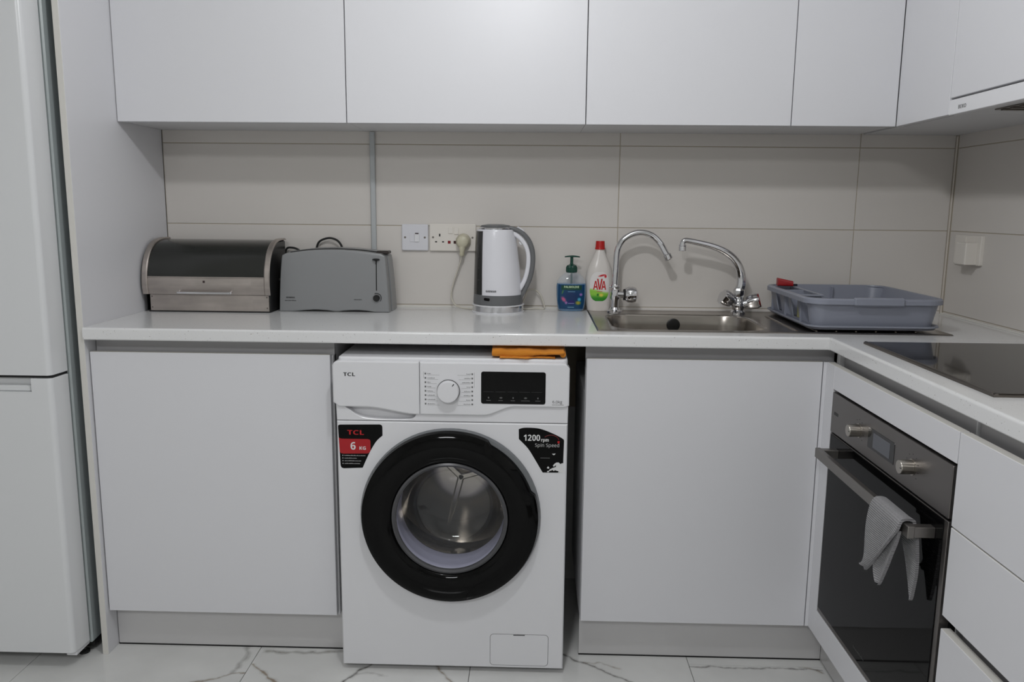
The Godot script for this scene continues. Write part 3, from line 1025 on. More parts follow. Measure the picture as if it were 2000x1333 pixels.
func controls(f: Node, z: float) -> void:
	# programme dial
	var at := Transform3D(Basis(Vector3.RIGHT, PI / 2), Vector3(0.9560, 0.7772, z))
	part("dial_ring", S().lathe([[0.0, -0.001], [0.0296, -0.001], [0.0296, 0.0015], [0.0, 0.0015]], at, 48), mat("dial_ring", grey(0.30), 0.3), f)
	var dial := part("dial", S().lathe([[0.0, 0.0], [0.0275, 0.0], [0.0285, 0.004], [0.0278, 0.016], [0.0262, 0.0185], [0.022, 0.0192], [0.0, 0.0188]], at, 48), M.white_gloss, f, 45.0)
	var mk := Transform3D(Basis(Vector3.BACK, -0.62), Vector3(0.9560, 0.7772, z))
	part("pointer", S().box(Vector3(-0.0012, 0.0195, 0.0180), Vector3(0.0012, 0.0268, 0.0192), 0.0002).warp(func(p): return mk * p), M.print_black, dial)
	# programme list: rows of small grey print with a leader line, too fine to read
	rng.seed = 3
	for k in 8:
		var y := 0.8215 - 0.0112 * k
		var lw := [0.008, 0.018, 0.008, 0.008, 0.014, 0.018, 0.020, 0.018]
		var rw := [0.010, 0.016, 0.020, 0.009, 0.016, 0.017, 0.009, 0.018]
		var st := S()
		st.box(Vector3(0.8955, y - 0.0022, z - 0.0002), Vector3(0.8995, y + 0.0022, z + 0.0002))
		var x := 0.9025
		while x < 0.9025 + lw[k]:
			var w := rng.randf_range(0.0009, 0.0016)
			st.box(Vector3(x, y - 0.0012, z - 0.0002), Vector3(x + w, y + rng.randf_range(0.0002, 0.0014), z + 0.0002))
			x += w + 0.0009
		var reach := 0.921 + 0.012 * absf(k - 3.5) / 3.5
		st.box(Vector3(0.9025, y - 0.0036, z - 0.0002), Vector3(reach, y - 0.0032, z + 0.0002))
		part("programme_print", st, M.print_grey, f)
		st = S()
		st.box(Vector3(1.0145, y - 0.0022, z - 0.0002), Vector3(1.0185, y + 0.0022, z + 0.0002))
		x = 1.0120
		while x > 1.0120 - rw[k]:
			var w := rng.randf_range(0.0009, 0.0016)
			st.box(Vector3(x - w, y - 0.0012, z - 0.0002), Vector3(x, y + rng.randf_range(0.0002, 0.0014), z + 0.0002))
			x -= w + 0.0009
		var from := 0.991 - 0.012 * absf(k - 3.5) / 3.5
		st.box(Vector3(from, y - 0.0036, z - 0.0002), Vector3(1.0120, y - 0.0032, z + 0.0002))
		part("programme_print", st, M.print_grey, f)
	for r in [[0.8928, 0.810, 0.826], [1.0215, 0.786, 0.826]]:
		part("bracket_print", S().box(Vector3(r[0], r[1], z - 0.0002), Vector3(r[0] + 0.0004, r[2], z + 0.0002)), M.print_grey, f)
	# display
	var d := part("display", S().extrude(rrect(1.0390, 0.7455, 1.2025, 0.8290, 0.0055, 4), z - 0.001, z + 0.0008, 0.0004), mat("display_black", grey(0.03), 0.08, 0.0, 0.28), f, 38.0, "black display window")
	var dim := mat("display_print", grey(0.40), 0.5)
	var ln := S()
	for k in 5:
		ln.box(Vector3(1.0445 + 0.0305 * k, 0.7765, z + 0.0007), Vector3(1.0715 + 0.0305 * k, 0.7773, z + 0.0010))
	part("divider_print", ln, mat("display_line", grey(0.20), 0.5), d)
	for k in 5:
		var st := S()
		var x: float = [1.0580, 1.0895, 1.1205, 1.1520, 1.1835][k]
		st.box(Vector3(x - 0.0015, 0.7595, z + 0.0007), Vector3(x + 0.0015, 0.7635, z + 0.0010))
		if k % 2 == 1:
			st.box(Vector3(x - 0.0035, 0.7600, z + 0.0007), Vector3(x - 0.0022, 0.7630, z + 0.0010))
			st.box(Vector3(x + 0.0022, 0.7600, z + 0.0007), Vector3(x + 0.0035, 0.7630, z + 0.0010))
		part("touch_symbol", st, dim, d)
		st = S()
		var w: float = [0.0055, 0.006, 0.006, 0.0115, 0.0065][k]
		var xx := x - w
		while xx < x + w - 0.001:
			st.box(Vector3(xx, 0.7535, z + 0.0007), Vector3(xx + 0.0011, 0.7555, z + 0.0010))
			xx += 0.0019
		part("touch_caption", st, dim, d)
	text("capacity_lettering", "6.0kg", f, Vector3(1.2325, 0.7525, z), FACE_Z, 0.0072, M.print_black, false, 0.0245)
	var md := S()
	for k in 13:
		md.box(Vector3(1.2195 + 0.0023 * k, 0.7440, z - 0.0002), Vector3(1.2210 + 0.0023 * k, 0.7458, z + 0.0002))
	part("model_print", md, M.print_grey, f)

func sticker_left(t: Node, z: float) -> void:
	var p := PackedVector2Array()
	p.append_array(spline2([[0.6705, 0.676], [0.6712, 0.6815], [0.6765, 0.6835]], 4))
	p.append_array(spline2([[0.7780, 0.6855], [0.7835, 0.6830], [0.7850, 0.6775]], 4))
	p.append_array(spline2([[0.7850, 0.6560], [0.7700, 0.6420], [0.7560, 0.6200], [0.7440, 0.5960], [0.7320, 0.5690]], 5))
	p.append_array(spline2([[0.6830, 0.5665], [0.6768, 0.5690], [0.6745, 0.5750]], 4))
	var s := part("sticker", S().extrude(p, z - 0.0003, z + 0.0003), mat("sticker_black", grey(0.03), 0.3, 0.0, 0.25), t, 38.0, "black sticker with a red band")
	var r := PackedVector2Array()
	r.append_array(spline2([[0.6715, 0.6500], [0.6740, 0.6475], [0.6800, 0.6462]], 4))
	r.append_array(spline2([[0.7465, 0.6462], [0.7520, 0.6440], [0.7535, 0.6390]], 4))
	r.append_array(spline2([[0.7535, 0.6190], [0.7510, 0.6110], [0.7440, 0.6075]], 4))
	r.append_array(spline2([[0.6830, 0.6060], [0.6765, 0.6075], [0.6735, 0.6110]], 4))
	part("red_band", S().extrude(r, z, z + 0.0005), mat("band_red", Color(0.66, 0.05, 0.09), 0.4), s)
	text("logo_lettering", "TCL", s, Vector3(0.7160, 0.6630, z + 0.0003), FACE_Z, 0.0118, M.print_red, true, 0.043)
	text("number_lettering", "6", s, Vector3(0.7080, 0.6270, z + 0.0005), FACE_Z, 0.0195, M.print_white, true)
	text("unit_lettering", "KG", s, Vector3(0.7330, 0.6215, z + 0.0005), FACE_Z, 0.0085, M.print_white, true, 0.0165)
	var widths := [0.057, 0.033, 0.045, 0.042]
	rng.seed = 8
	for k in 4:
		var st := S()
		var y := 0.6015 - 0.0072 * k
		st.box(Vector3(0.6795, y - 0.0014, z), Vector3(0.6823, y + 0.0014, z + 0.0005))
		var x := 0.685
		while x < 0.685 + widths[k] - 0.002:
			var w := rng.randf_range(0.0012, 0.0028)
			st.box(Vector3(x, y - 0.0012, z), Vector3(x + w, y + rng.randf_range(0.0004, 0.0014), z + 0.0005))
			x += w + 0.0008
		part("feature_print", st, mat("print_pale", grey(0.62), 0.5), s)

func sticker_right(t: Node, z: float) -> void:
	var p := PackedVector2Array()
	p.append_array(spline2([[1.1355, 0.6790], [1.1500, 0.6830], [1.1800, 0.6825], [1.2000, 0.6780], [1.2250, 0.6680], [1.2480, 0.6560], [1.2520, 0.6500]], 5))
	p.append_array(PackedVector2Array([Vector2(1.2510, 0.5980), Vector2(1.2512, 0.5650), Vector2(1.1985, 0.5645)]))
	p.append_array(spline2([[1.1800, 0.5960], [1.1600, 0.6280], [1.1360, 0.6530]], 5))
	var s := part("sticker", S().extrude(p, z - 0.0003, z + 0.0003), mat("sticker_black", grey(0.03), 0.3, 0.0, 0.25), t, 38.0, "black sticker with white lettering and map")
	text("number_lettering", "1200", s, Vector3(1.1695, 0.6565, z + 0.0003), FACE_Z, 0.0158, M.print_white, true, 0.042)
	text("unit_lettering", "rpm", s, Vector3(1.2030, 0.6515, z + 0.0003), FACE_Z, 0.0088, M.print_white, true, 0.019)
	text("spin_lettering", "Spin Speed", s, Vector3(1.2090, 0.6375, z + 0.0003), FACE_Z, 0.0092, mat("print_silver", grey(0.70), 0.5), false, 0.062)
	# red speed arc with its drop
	var arc := PackedVector3Array()
	for k in 13:
		var a := lerpf(2.5, 0.1, k / 12.0)
		arc.append(Vector3(1.2185 + 0.020 * cos(a), 0.6510 + 0.0135 * sin(a), z + 0.0003))
	part("speed_arc", S().tube(arc, 0.0009, 6), mat("print_dark_red", Color(0.42, 0.04, 0.05), 0.5), s)
	part("speed_pointer", S().extrude(PackedVector2Array([Vector2(1.2350, 0.6490), Vector2(1.2410, 0.6490), Vector2(1.2405, 0.6440), Vector2(1.2380, 0.6420), Vector2(1.2355, 0.6440)]), z, z + 0.0005), M.print_red, s)
	# map of a continent, flat white print
	var land := PackedVector2Array([Vector2(1.2512, 0.5905), Vector2(1.2470, 0.5900), Vector2(1.2440, 0.5880), Vector2(1.2390, 0.5925), Vector2(1.2330, 0.5920), Vector2(1.2270, 0.5870), Vector2(1.2245, 0.5830), Vector2(1.2270, 0.5805), Vector2(1.2300, 0.5830), Vector2(1.2320, 0.5860), Vector2(1.2330, 0.5835), Vector2(1.2318, 0.5800), Vector2(1.2275, 0.5785), Vector2(1.2230, 0.5770), Vector2(1.2195, 0.5745), Vector2(1.2165, 0.5735), Vector2(1.2150, 0.5700), Vector2(1.2105, 0.5690), Vector2(1.2095, 0.5665), Vector2(1.2135, 0.5655), Vector2(1.2160, 0.5690), Vector2(1.2205, 0.5705), Vector2(1.2240, 0.5720), Vector2(1.2270, 0.5690), Vector2(1.2300, 0.5715), Vector2(1.2345, 0.5700), Vector2(1.2400, 0.5690), Vector2(1.2380, 0.5660), Vector2(1.2440, 0.5652), Vector2(1.2512, 0.5651)])
	part("map_print", S().extrude(land, z, z + 0.0005), M.print_white, s)
	part("map_print", S().extrude(PackedVector2Array([Vector2(1.2090, 0.5770), Vector2(1.2120, 0.5815), Vector2(1.2140, 0.5800), Vector2(1.2155, 0.5765), Vector2(1.2125, 0.5750)]), z, z + 0.0005), M.print_white, s)
	part("map_print", S().extrude(PackedVector2Array([Vector2(1.2215, 0.6150), Vector2(1.2310, 0.6160), Vector2(1.2285, 0.6125), Vector2(1.2260, 0.6115), Vector2(1.2240, 0.6135)]), z, z + 0.0005), M.print_white, s)
	part("caption_print", S().box(Vector3(1.1920, 0.6030, z), Vector3(1.2165, 0.6040, z + 0.0005)), mat("print_dim", grey(0.45), 0.5), s)


# ---------------------------------------------------------------- oven and hob

func build_oven() -> void:
	var t := thing("oven", "built-in stainless steel oven with black glass door and two knobs", "oven")
	var f := Transform3D(FACE_NX, Vector3(XF, 0, 0))
	var z0 := 0.5580
	var z1 := 1.1505
	part("oven_body", S().box(Vector3(XF + 0.012, 0.20, z0 + 0.004), Vector3(XR - 0.06, 0.784, z1 - 0.004), 0.001), M.black, t)
	var steel := mat("oven_steel", Color(0.46, 0.445, 0.435), 0.33, 0.9)
	var p := part("control_panel", S().extrude(rrect(z0, 0.6880, z1, 0.7885, 0.002, 2), -0.012, 0.001, 0.0012, f), steel, t, 30.0)
	for k in 2:
		var at := Transform3D(Basis(Vector3.BACK, PI / 2), Vector3(XF - 0.001, 0.7365, [0.7325, 0.9985][k]))
		part("knob_collar", S().lathe([[0.0, 0.0], [0.0165, 0.0], [0.0165, 0.0015], [0.0, 0.0016]], at, 40), mat("knob_steel", Color(0.70, 0.68, 0.65), 0.3, 1.0), p)
		var kn := part("knob", S().lathe([[0.0, 0.002], [0.0145, 0.002], [0.0145, 0.024], [0.0132, 0.0262], [0.0, 0.0266]], at, 36), mat("knob_steel", Color(0.70, 0.68, 0.65), 0.3, 1.0), p)
		part("knob_mark", S().box(Vector3(-0.0006, 0.024, 0.006), Vector3(0.0006, 0.0269, 0.0125)).warp(func(q): return at * q), M.print_black, kn)
		var dots := S()
		for j in 9:
			var a := lerpf(-2.3, 2.3, j / 8.0)
			dots.box(Vector3(XF - 0.0013, 0.7365 + 0.0265 * cos(a) - 0.0009, [0.7325, 0.9985][k] + 0.0265 * sin(a) - 0.0013), Vector3(XF - 0.0009, 0.7365 + 0.0265 * cos(a) + 0.0009, [0.7325, 0.9985][k] + 0.0265 * sin(a) + 0.0013))
		part("dial_print", dots, mat("dial_print", grey(0.16), 0.5), p)
	var d := part("display", S().extrude(rrect(0.7850, 0.7140, 0.9185, 0.7610, 0.002, 2), 0.0, 0.0018, 0.0005, f), mat("oven_display_black", grey(0.07), 0.12), p)
	part("display_screen", S().extrude(rrect(0.8130, 0.7205, 0.8980, 0.7545, 0.001, 2), 0.0, 0.0022, 0.0002, f), M.lcd, d)
	text("logo_lettering", "BEKO", p, Vector3(XF - 0.0012, 0.7380, 0.5900), FACE_NX, 0.0075, mat("dial_print", grey(0.16), 0.5), true, 0.026)
	# door: steel edge frame and black glass
	var door := part("door", S().extrude(rrect(z0, 0.1990, z1, 0.6830, 0.002, 2), -0.018, 0.0, 0.0012, f), steel, t, 30.0)
	part("door_glass", S().extrude(rrect(z0 + 0.007, 0.2115, z1 - 0.0135, 0.6815, 0.002, 2), -0.002, 0.0016, 0.0006, f), M.oven_glass, door, 30.0, "black glass pane")
	var pr := S()
	rng.seed = 4
	var z := 0.80
	while z < 0.86:
		pr.box(Vector3(XF - 0.0019, 0.2335, z), Vector3(XF - 0.0015, 0.2335 + rng.randf_range(0.003, 0.006), z + 0.002))
		z += 0.0034
	part("glass_print", pr, mat("glass_print", grey(0.22), 0.5), door)
	# bar handle
	var hs := mat("handle_steel", Color(0.52, 0.505, 0.49), 0.35, 0.9)
	var hb := part("handle", S().box(Vector3(1.874, 0.6330, 0.606), Vector3(1.887, 0.6570, 1.113), 0.0012), hs, t, 20.0)
	for q in [[0.607, 0.626], [1.093, 1.112]]:
		box_part("handle_bracket", Vector3(1.884, 0.6345, q[0]), Vector3(XF - 0.0012, 0.6555, q[1]), 0.001, hs, hb)
	settle(t, Vector3(2.16, 0.2, 0.854))

	t = thing("hob", "black glass ceramic hob with steel edge strips set in the worktop", "hob")
	part("glass", S().extrude(rrect(1.9765, -1.1670, 2.4380, -0.6140, 0.004, 3), H + 0.0004, H + 0.0052, 0.0008, Transform3D(FACE_Y, Vector3.ZERO)), M.hob_glass, t)
	var tr := mat("hob_trim", Color(0.45, 0.43, 0.41), 0.28, 1.0)
	part("edge_strip", S().extrude(PackedVector2Array([Vector2(1.9685, H + 0.0003), Vector2(1.9768, H + 0.0003), Vector2(1.9768, H + 0.0062), Vector2(1.9725, H + 0.0062), Vector2(1.9690, H + 0.0040)]), 0.6135, 1.1750), tr, t, 25.0)
	part("edge_strip", S().extrude(PackedVector2Array([Vector2(1.1750, H + 0.0003), Vector2(1.1668, H + 0.0003), Vector2(1.1668, H + 0.0062), Vector2(1.1710, H + 0.0062), Vector2(1.1745, H + 0.0040)]), -2.4385, -1.9690, 0.0, Transform3D(FACE_NX, Vector3.ZERO)), tr, t, 25.0)
	settle(t, Vector3(2.2, H, 0.894))


# ---------------------------------------------------------------- sink and taps

func build_sink() -> void:
	var t := thing("sink", "stainless steel inset sink with bowl at left and ribbed drainer under the dish rack", "sink")
	var st := S()
	var y := H
	var bowl := func(grow: float, r: float) -> PackedVector2Array:
		return rrect(1.388 - grow, 0.118 - grow, 1.800 + grow, 0.428 + grow, r, 8)
	var rim := func(grow: float) -> PackedVector2Array:
		# the outer rectangle sampled along rays from the bowl's centre, one per point of the bowl's outline
		var inner: PackedVector2Array = bowl.call(0.0, 0.07)
		var c := Vector2(1.594, 0.273)
		var lo := Vector2(1.337 - grow, 0.031 - grow)
		var hi := Vector2(2.258 + grow, 0.469 + grow)
		var out := PackedVector2Array()
		for q in inner:
			var dd := (q - c).normalized()
			var sx: float = ((hi.x if dd.x > 0 else lo.x) - c.x) / dd.x if absf(dd.x) > 1e-6 else 1e9
			var sy: float = ((hi.y if dd.y > 0 else lo.y) - c.y) / dd.y if absf(dd.y) > 1e-6 else 1e9
			out.append(c + dd * minf(sx, sy))
		for corner in [lo, hi, Vector2(lo.x, hi.y), Vector2(hi.x, lo.y)]:
			var best := 0
			for k in out.size():
				if out[k].distance_to(corner) < out[best].distance_to(corner):
					best = k
			out[best] = corner
		return out
	var rings := [ring_xz(rim.call(0.0), y + 0.0002), ring_xz(rim.call(-0.003), y + 0.0032), ring_xz(rim.call(-0.008), y + 0.0034), ring_xz(rim.call(-0.016), y + 0.0016),
		ring_xz(bowl.call(0.010, 0.078), y + 0.0012), ring_xz(bowl.call(0.004, 0.073), y + 0.0006), ring_xz(bowl.call(0.0, 0.07), y - 0.004), ring_xz(bowl.call(-0.004, 0.068), y - 0.03), ring_xz(bowl.call(-0.014, 0.062), y - 0.135), ring_xz(bowl.call(-0.030, 0.05), y - 0.150)]
	st.loft(rings, false, true, false)
	st.cap(rings[-1], false)
	st.done(false)
	var b := part("basin", st, M.sink_steel, t, 45.0)
	# ribs of the drainer
	for k in 7:
		var x := 1.868 + 0.052 * k
		part("drainer_rib", S().tube(PackedVector3Array([Vector3(x, y - 0.0004, 0.13), Vector3(x, y + 0.0012, 0.15), Vector3(x, y + 0.0012, 0.40), Vector3(x, y - 0.0004, 0.425)]), 0.0035, 8), M.sink_steel, b)
	var ov := Transform3D(Basis(Vector3.RIGHT, PI / 2), Vector3(1.594, y - 0.030, 0.1225))
	part("overflow", S().lathe([[0.0, 0.0], [0.020, 0.0], [0.020, 0.004], [0.016, 0.006], [0.0, 0.005]], ov, 28), M.black, t, 38.0, "black round overflow cover")
	part("drain", S().lathe([[0.0, 0.0], [0.042, 0.0], [0.040, 0.003], [0.02, 0.002], [0.0, -0.001]], Transform3D(Basis(), Vector3(1.594, y - 0.150, 0.27)), 32), M.chrome, t)
	settle(t, Vector3(1.8, H, 0.25))

	# swan-neck tap on the left
	t = thing("tap", "chrome swan-neck tap with a single side knob at the left of the sink", "tap", Vector3.ZERO, "taps at the sink")
	var c := Vector3(1.4200, H + 0.0034, 0.074)
	var at := Transform3D(Basis(), c)
	part("base_flange", S().lathe([[0.0, -0.002], [0.0245, -0.002], [0.0245, 0.002], [0.016, 0.006], [0.0125, 0.013], [0.0, 0.013]], at, 32), M.chrome, t)
	part("body", S().lathe([[0.0, 0.010], [0.0118, 0.010], [0.0118, 0.034], [0.0142, 0.040], [0.0142, 0.062], [0.0118, 0.070], [0.0105, 0.078], [0.0, 0.078]], at, 32), M.chrome, t)
	part("swivel_collar", S().lathe([[0.0, 0.072], [0.0135, 0.072], [0.0150, 0.077], [0.0135, 0.083], [0.0, 0.083]], at, 32), M.chrome, t)
	part("stop_pin", S().tube(PackedVector3Array([c + Vector3(-0.010, 0.0765, 0.002), c + Vector3(-0.0185, 0.0765, 0.004)]), 0.0022, 8), M.chrome, t)
	var kn := Transform3D(Basis(Vector3.BACK, -PI / 2), c + Vector3(0.0, 0.0525, 0.004))        # local y -> +x
	part("valve_stem", S().lathe([[0.0, 0.008], [0.0105, 0.008], [0.0105, 0.026], [0.0, 0.026]], kn, 24), M.chrome, t)
	part("knob_washer", S().lathe([[0.0, 0.0255], [0.0165, 0.0255], [0.0175, 0.0285], [0.0165, 0.0310], [0.0, 0.0310]], kn, 28), M.rubber, t)
	part("knob", S().lathe([[0.0, 0.031], [0.0185, 0.031], [0.0245, 0.040], [0.0255, 0.052], [0.0225, 0.063], [0.014, 0.0690], [0.0, 0.0705]], kn, 28), M.chrome, t)
	var z := 0.074
	var neck := spline([Vector3(1.4187, 1.000, z), Vector3(1.4200, 1.05, z), Vector3(1.4215, 1.0967, z), Vector3(1.4275, 1.125, z), Vector3(1.4426, 1.1475, z), Vector3(1.4690, 1.163, z + 0.001), Vector3(1.4975, 1.1675, z + 0.002), Vector3(1.5270, 1.1590, z + 0.003), Vector3(1.5512, 1.1375, z + 0.004), Vector3(1.5690, 1.1080, z + 0.005), Vector3(1.5745, 1.0985, z + 0.005)], 5)
	part("spout", S().tube(neck, 0.0092, 16), M.chrome, t, 60.0)
	part("aerator", S().tube(PackedVector3Array([Vector3(1.5725, 1.1030, z + 0.005), Vector3(1.5735, 1.1012, z + 0.005), Vector3(1.5805, 1.0885, z + 0.005), Vector3(1.5815, 1.0868, z + 0.005)]), [0.0105, 0.0122, 0.0122, 0.0105], 16), M.chrome, t)
	settle(t, Vector3(c.x, H, c.z))

	# mixer with two cross knobs
	t = thing("tap", "chrome two-knob mixer tap with a long swept spout at the right of the sink", "tap", Vector3.ZERO, "taps at the sink")
	c = Vector3(1.798, H + 0.0034, 0.078)
	at = Transform3D(Basis(), c)
	part("base_flange", S().lathe([[0.0, -0.002], [0.022, -0.002], [0.022, 0.004], [0.017, 0.010], [0.0, 0.010]], at, 32), M.chrome, t)
	var bod := S().lathe([[0.0, 0.004], [0.013, 0.006], [0.0195, 0.014], [0.0215, 0.024], [0.0195, 0.034], [0.0155, 0.042], [0.0155, 0.052], [0.0, 0.052]], at, 32)
	part("body", bod, M.chrome, t)
	part("swivel_nut", S().lathe([[0.0, 0.050], [0.0165, 0.050], [0.0175, 0.054], [0.0175, 0.070], [0.0150, 0.076], [0.0, 0.076]], at, 8), M.chrome, t, 20.0)
	for k in 2:
		var dir: Vector3 = [Vector3(-0.86, 0.46, 0.22), Vector3(0.93, 0.28, 0.22)][k].normalized()
		var side := dir.cross(Vector3.UP).normalized()
		var kt := Transform3D(Basis(side, dir, side.cross(dir)), c + Vector3(0, 0.024, 0.002))
		part("valve_arm", S().lathe([[0.0, 0.008], [0.0130, 0.008], [0.0120, 0.030], [0.0, 0.030]], kt, 24), M.chrome, t)
		var prof := [[0.0, 0.027], [0.0175, 0.027], [0.0215, 0.035], [0.0240, 0.054], [0.0215, 0.063], [0.0, 0.064]]
		var knob := S()
		var rings2 := []
		for p in prof:
			var r := PackedVector3Array()
			for j in 40:
				var a := TAU * j / 40
				var rr: float = p[0] * (1.0 + 0.07 * cos(a * 5.0))
				r.append(kt * Vector3(rr * sin(a), p[1], rr * cos(a)))
			rings2.append(r)
		knob.loft(rings2)
		var kp := part("knob", knob, M.chrome, t, 50.0)
		if k == 1:
			part("hot_ring", S().lathe([[0.0, 0.0630], [0.0130, 0.0632], [0.0130, 0.0655], [0.0212, 0.0655], [0.0216, 0.0610], [0.0, 0.0610]], kt, 28), mat("hot_red", Color(0.42, 0.05, 0.07), 0.3), kp, 38.0, "dark red ring on the knob end")
	z = 0.076
	var sp := spline([Vector3(1.7965, 0.990, z), Vector3(1.8035, 1.0076, z), Vector3(1.8035, 1.035, z), Vector3(1.7960, 1.062, z + 0.002), Vector3(1.7810, 1.086, z + 0.004), Vector3(1.7600, 1.105, z + 0.006), Vector3(1.7310, 1.1205, z + 0.008), Vector3(1.6980, 1.1315, z + 0.010), Vector3(1.6600, 1.1400, z + 0.012), Vector3(1.6330, 1.1450, z + 0.013), Vector3(1.6215, 1.1440, z + 0.014), Vector3(1.6185, 1.1370, z + 0.014), Vector3(1.6182, 1.1310, z + 0.014)], 5)
	var radii := []
	for k in sp.size():
		radii.append(lerpf(0.0148, 0.0085, smoothstep(0.0, 0.8, float(k) / sp.size())))
	part("spout", S().tube(sp, radii, 16), M.chrome, t, 60.0)
	part("aerator", S().lathe([[0.0, 0.0], [0.0112, 0.0], [0.0112, -0.004], [0.0106, -0.005], [0.0112, -0.006], [0.0112, -0.018], [0.0100, -0.019], [0.0, -0.019]], Transform3D(Basis(), Vector3(1.6182, 1.1325, z + 0.014)), 24), M.chrome, t)
	settle(t, Vector3(c.x, H, c.z))


# ---------------------------------------------------------------- things on the worktop

func build_breadbin() -> void:
	var t := thing("bread_bin", "roll-top steel bread bin with a smoked window beside the tall panel", "bread bin")
	var x0 := 0.012
	var x1 := 0.386
	var y := H + 0.004
	# (z, height) section of the roll top
	var sec := spline2([[0.200, 0.050], [0.2045, 0.075], [0.203, 0.100], [0.197, 0.128], [0.184, 0.155], [0.163, 0.179], [0.135, 0.196], [0.105, 0.204], [0.075, 0.206], [0.035, 0.206]], 5)
	# side walls with their steel hoop
	for s in 2:
		var xa: float = [x0, x1 - 0.003][s]
		var wall := PackedVector2Array([Vector2(0.035, 0.0)])
		wall.append(Vector2(0.194, 0.0))
		wall.append(Vector2(0.194, 0.05))
		for p in sec:
			wall.append(Vector2(p.x - 0.003, p.y - 0.003) if p.y > 0.05 else Vector2(0.194, 0.05))
		var clean := PackedVector2Array()
		for p in wall:
			if clean.is_empty() or clean[-1].distance_to(p) > 0.0008:
				clean.append(p)
		part("side_wall", S().extrude(clean, -xa - 0.003, -xa, 0.0005, Transform3D(FACE_NX, Vector3(0, y, 0))), mat("bin_black", grey(0.09), 0.3), t)
		var hoop := S()
		var rings := []
		var xo: float = [x0 - 0.004, x1 - 0.013][s]
		for p in sec:
			var i := PackedVector3Array()
			var nrm := (p - Vector2(0.06, 0.05)).normalized()
			for q in [[0.0, 0.001], [0.0, 0.004], [0.003, 0.0065], [0.014, 0.0065], [0.017, 0.004], [0.017, 0.001]]:
				i.append(Vector3(xo + q[0], y + p.y + nrm.y * q[1], p.x + nrm.x * q[1]))
			rings.append(i)
		hoop.loft(rings)
		part("hoop", hoop, M.worn_steel, t, 30.0, "curved steel side hoop")
	# roll front: lower steel part and smoked window, bent along the section
	var shell := func(lo: int, hi: int, off: float) -> Shape:
		var st := S()
		var rings := []
		for k in range(lo, hi + 1):
			var p: Vector2 = sec[k]
			var q: Vector2 = (sec[mini(k + 1, sec.size() - 1)] - sec[maxi(k - 1, 0)]).normalized()
			var nrm := Vector2(q.y, -q.x)
			var a := p + nrm * off
			var b := p + nrm * (off - 0.003)
			rings.append(PackedVector3Array([Vector3(x0 + 0.010, y + a.y, a.x), Vector3(x1 - 0.010, y + a.y, a.x), Vector3(x1 - 0.010, y + b.y, b.x), Vector3(x0 + 0.010, y + b.y, b.x)]))
		st.loft(rings)
		return st
	var split := 10
	var lidp := part("roll_front", shell.call(0, split, 0.0015), M.worn_steel, t, 25.0)
	part("window", shell.call(split, sec.size() - 1, 0.0005), M.smoke, t, 25.0, "smoked dark window")
	var yw: float = y + sec[split].y
	box_part("window_bead", Vector3(x0 + 0.011, yw - 0.001, sec[split].x - 0.001), Vector3(x1 - 0.011, yw + 0.003, sec[split].x + 0.0035), 0.0008, M.worn_steel, t)
	# handle
	var hy := y + 0.056
	var hp := spline([Vector3(0.118, hy + 0.003, 0.203), Vector3(0.119, hy, 0.214), Vector3(0.124, hy, 0.2165), Vector3(0.2, hy, 0.2175), Vector3(0.268, hy, 0.2165), Vector3(0.273, hy, 0.214), Vector3(0.274, hy + 0.003, 0.203)], 4)
	part("handle", S().tube(hp, 0.0034, 10), M.chrome, lidp, 60.0)
	box_part("badge", Vector3(0.190, y + 0.085, 0.203), Vector3(0.1965, y + 0.0915, 0.2064), 0.0004, mat("badge", Color(0.20, 0.12, 0.13), 0.4), lidp)
	box_part("front_board", Vector3(x0 + 0.012, y, 0.188), Vector3(x1 - 0.004, y + 0.049, 0.1945), 0.001, M.worn_steel, t)
	for xs in [x0 + 0.018, x1 - 0.010]:
		for hh in [0.010, 0.042]:
			part("rivet", S().lathe([[0.0, 0.0], [0.0022, 0.0], [0.0015, 0.001], [0.0, 0.0012]], Transform3D(Basis(Vector3.RIGHT, PI / 2), Vector3(xs, y + hh, 0.1945)), 10), M.steel_dark, t)
	box_part("back_wall", Vector3(x0 + 0.003, y, 0.032), Vector3(x1 - 0.003, y + 0.206, 0.0352), 0.0005, mat("bin_black", grey(0.09), 0.3), t)
	box_part("base_plate", Vector3(x0 + 0.006, H, 0.036), Vector3(x1 - 0.003, y + 0.001, 0.193), 0.001, M.rubber, t)
	box_part("catch", Vector3(x1 + 0.0, y + 0.085, 0.10), Vector3(x1 + 0.003, y + 0.092, 0.107), 0.001, M.steel, t)
	settle(t, Vector3((x0 + x1) / 2, H, 0.115))

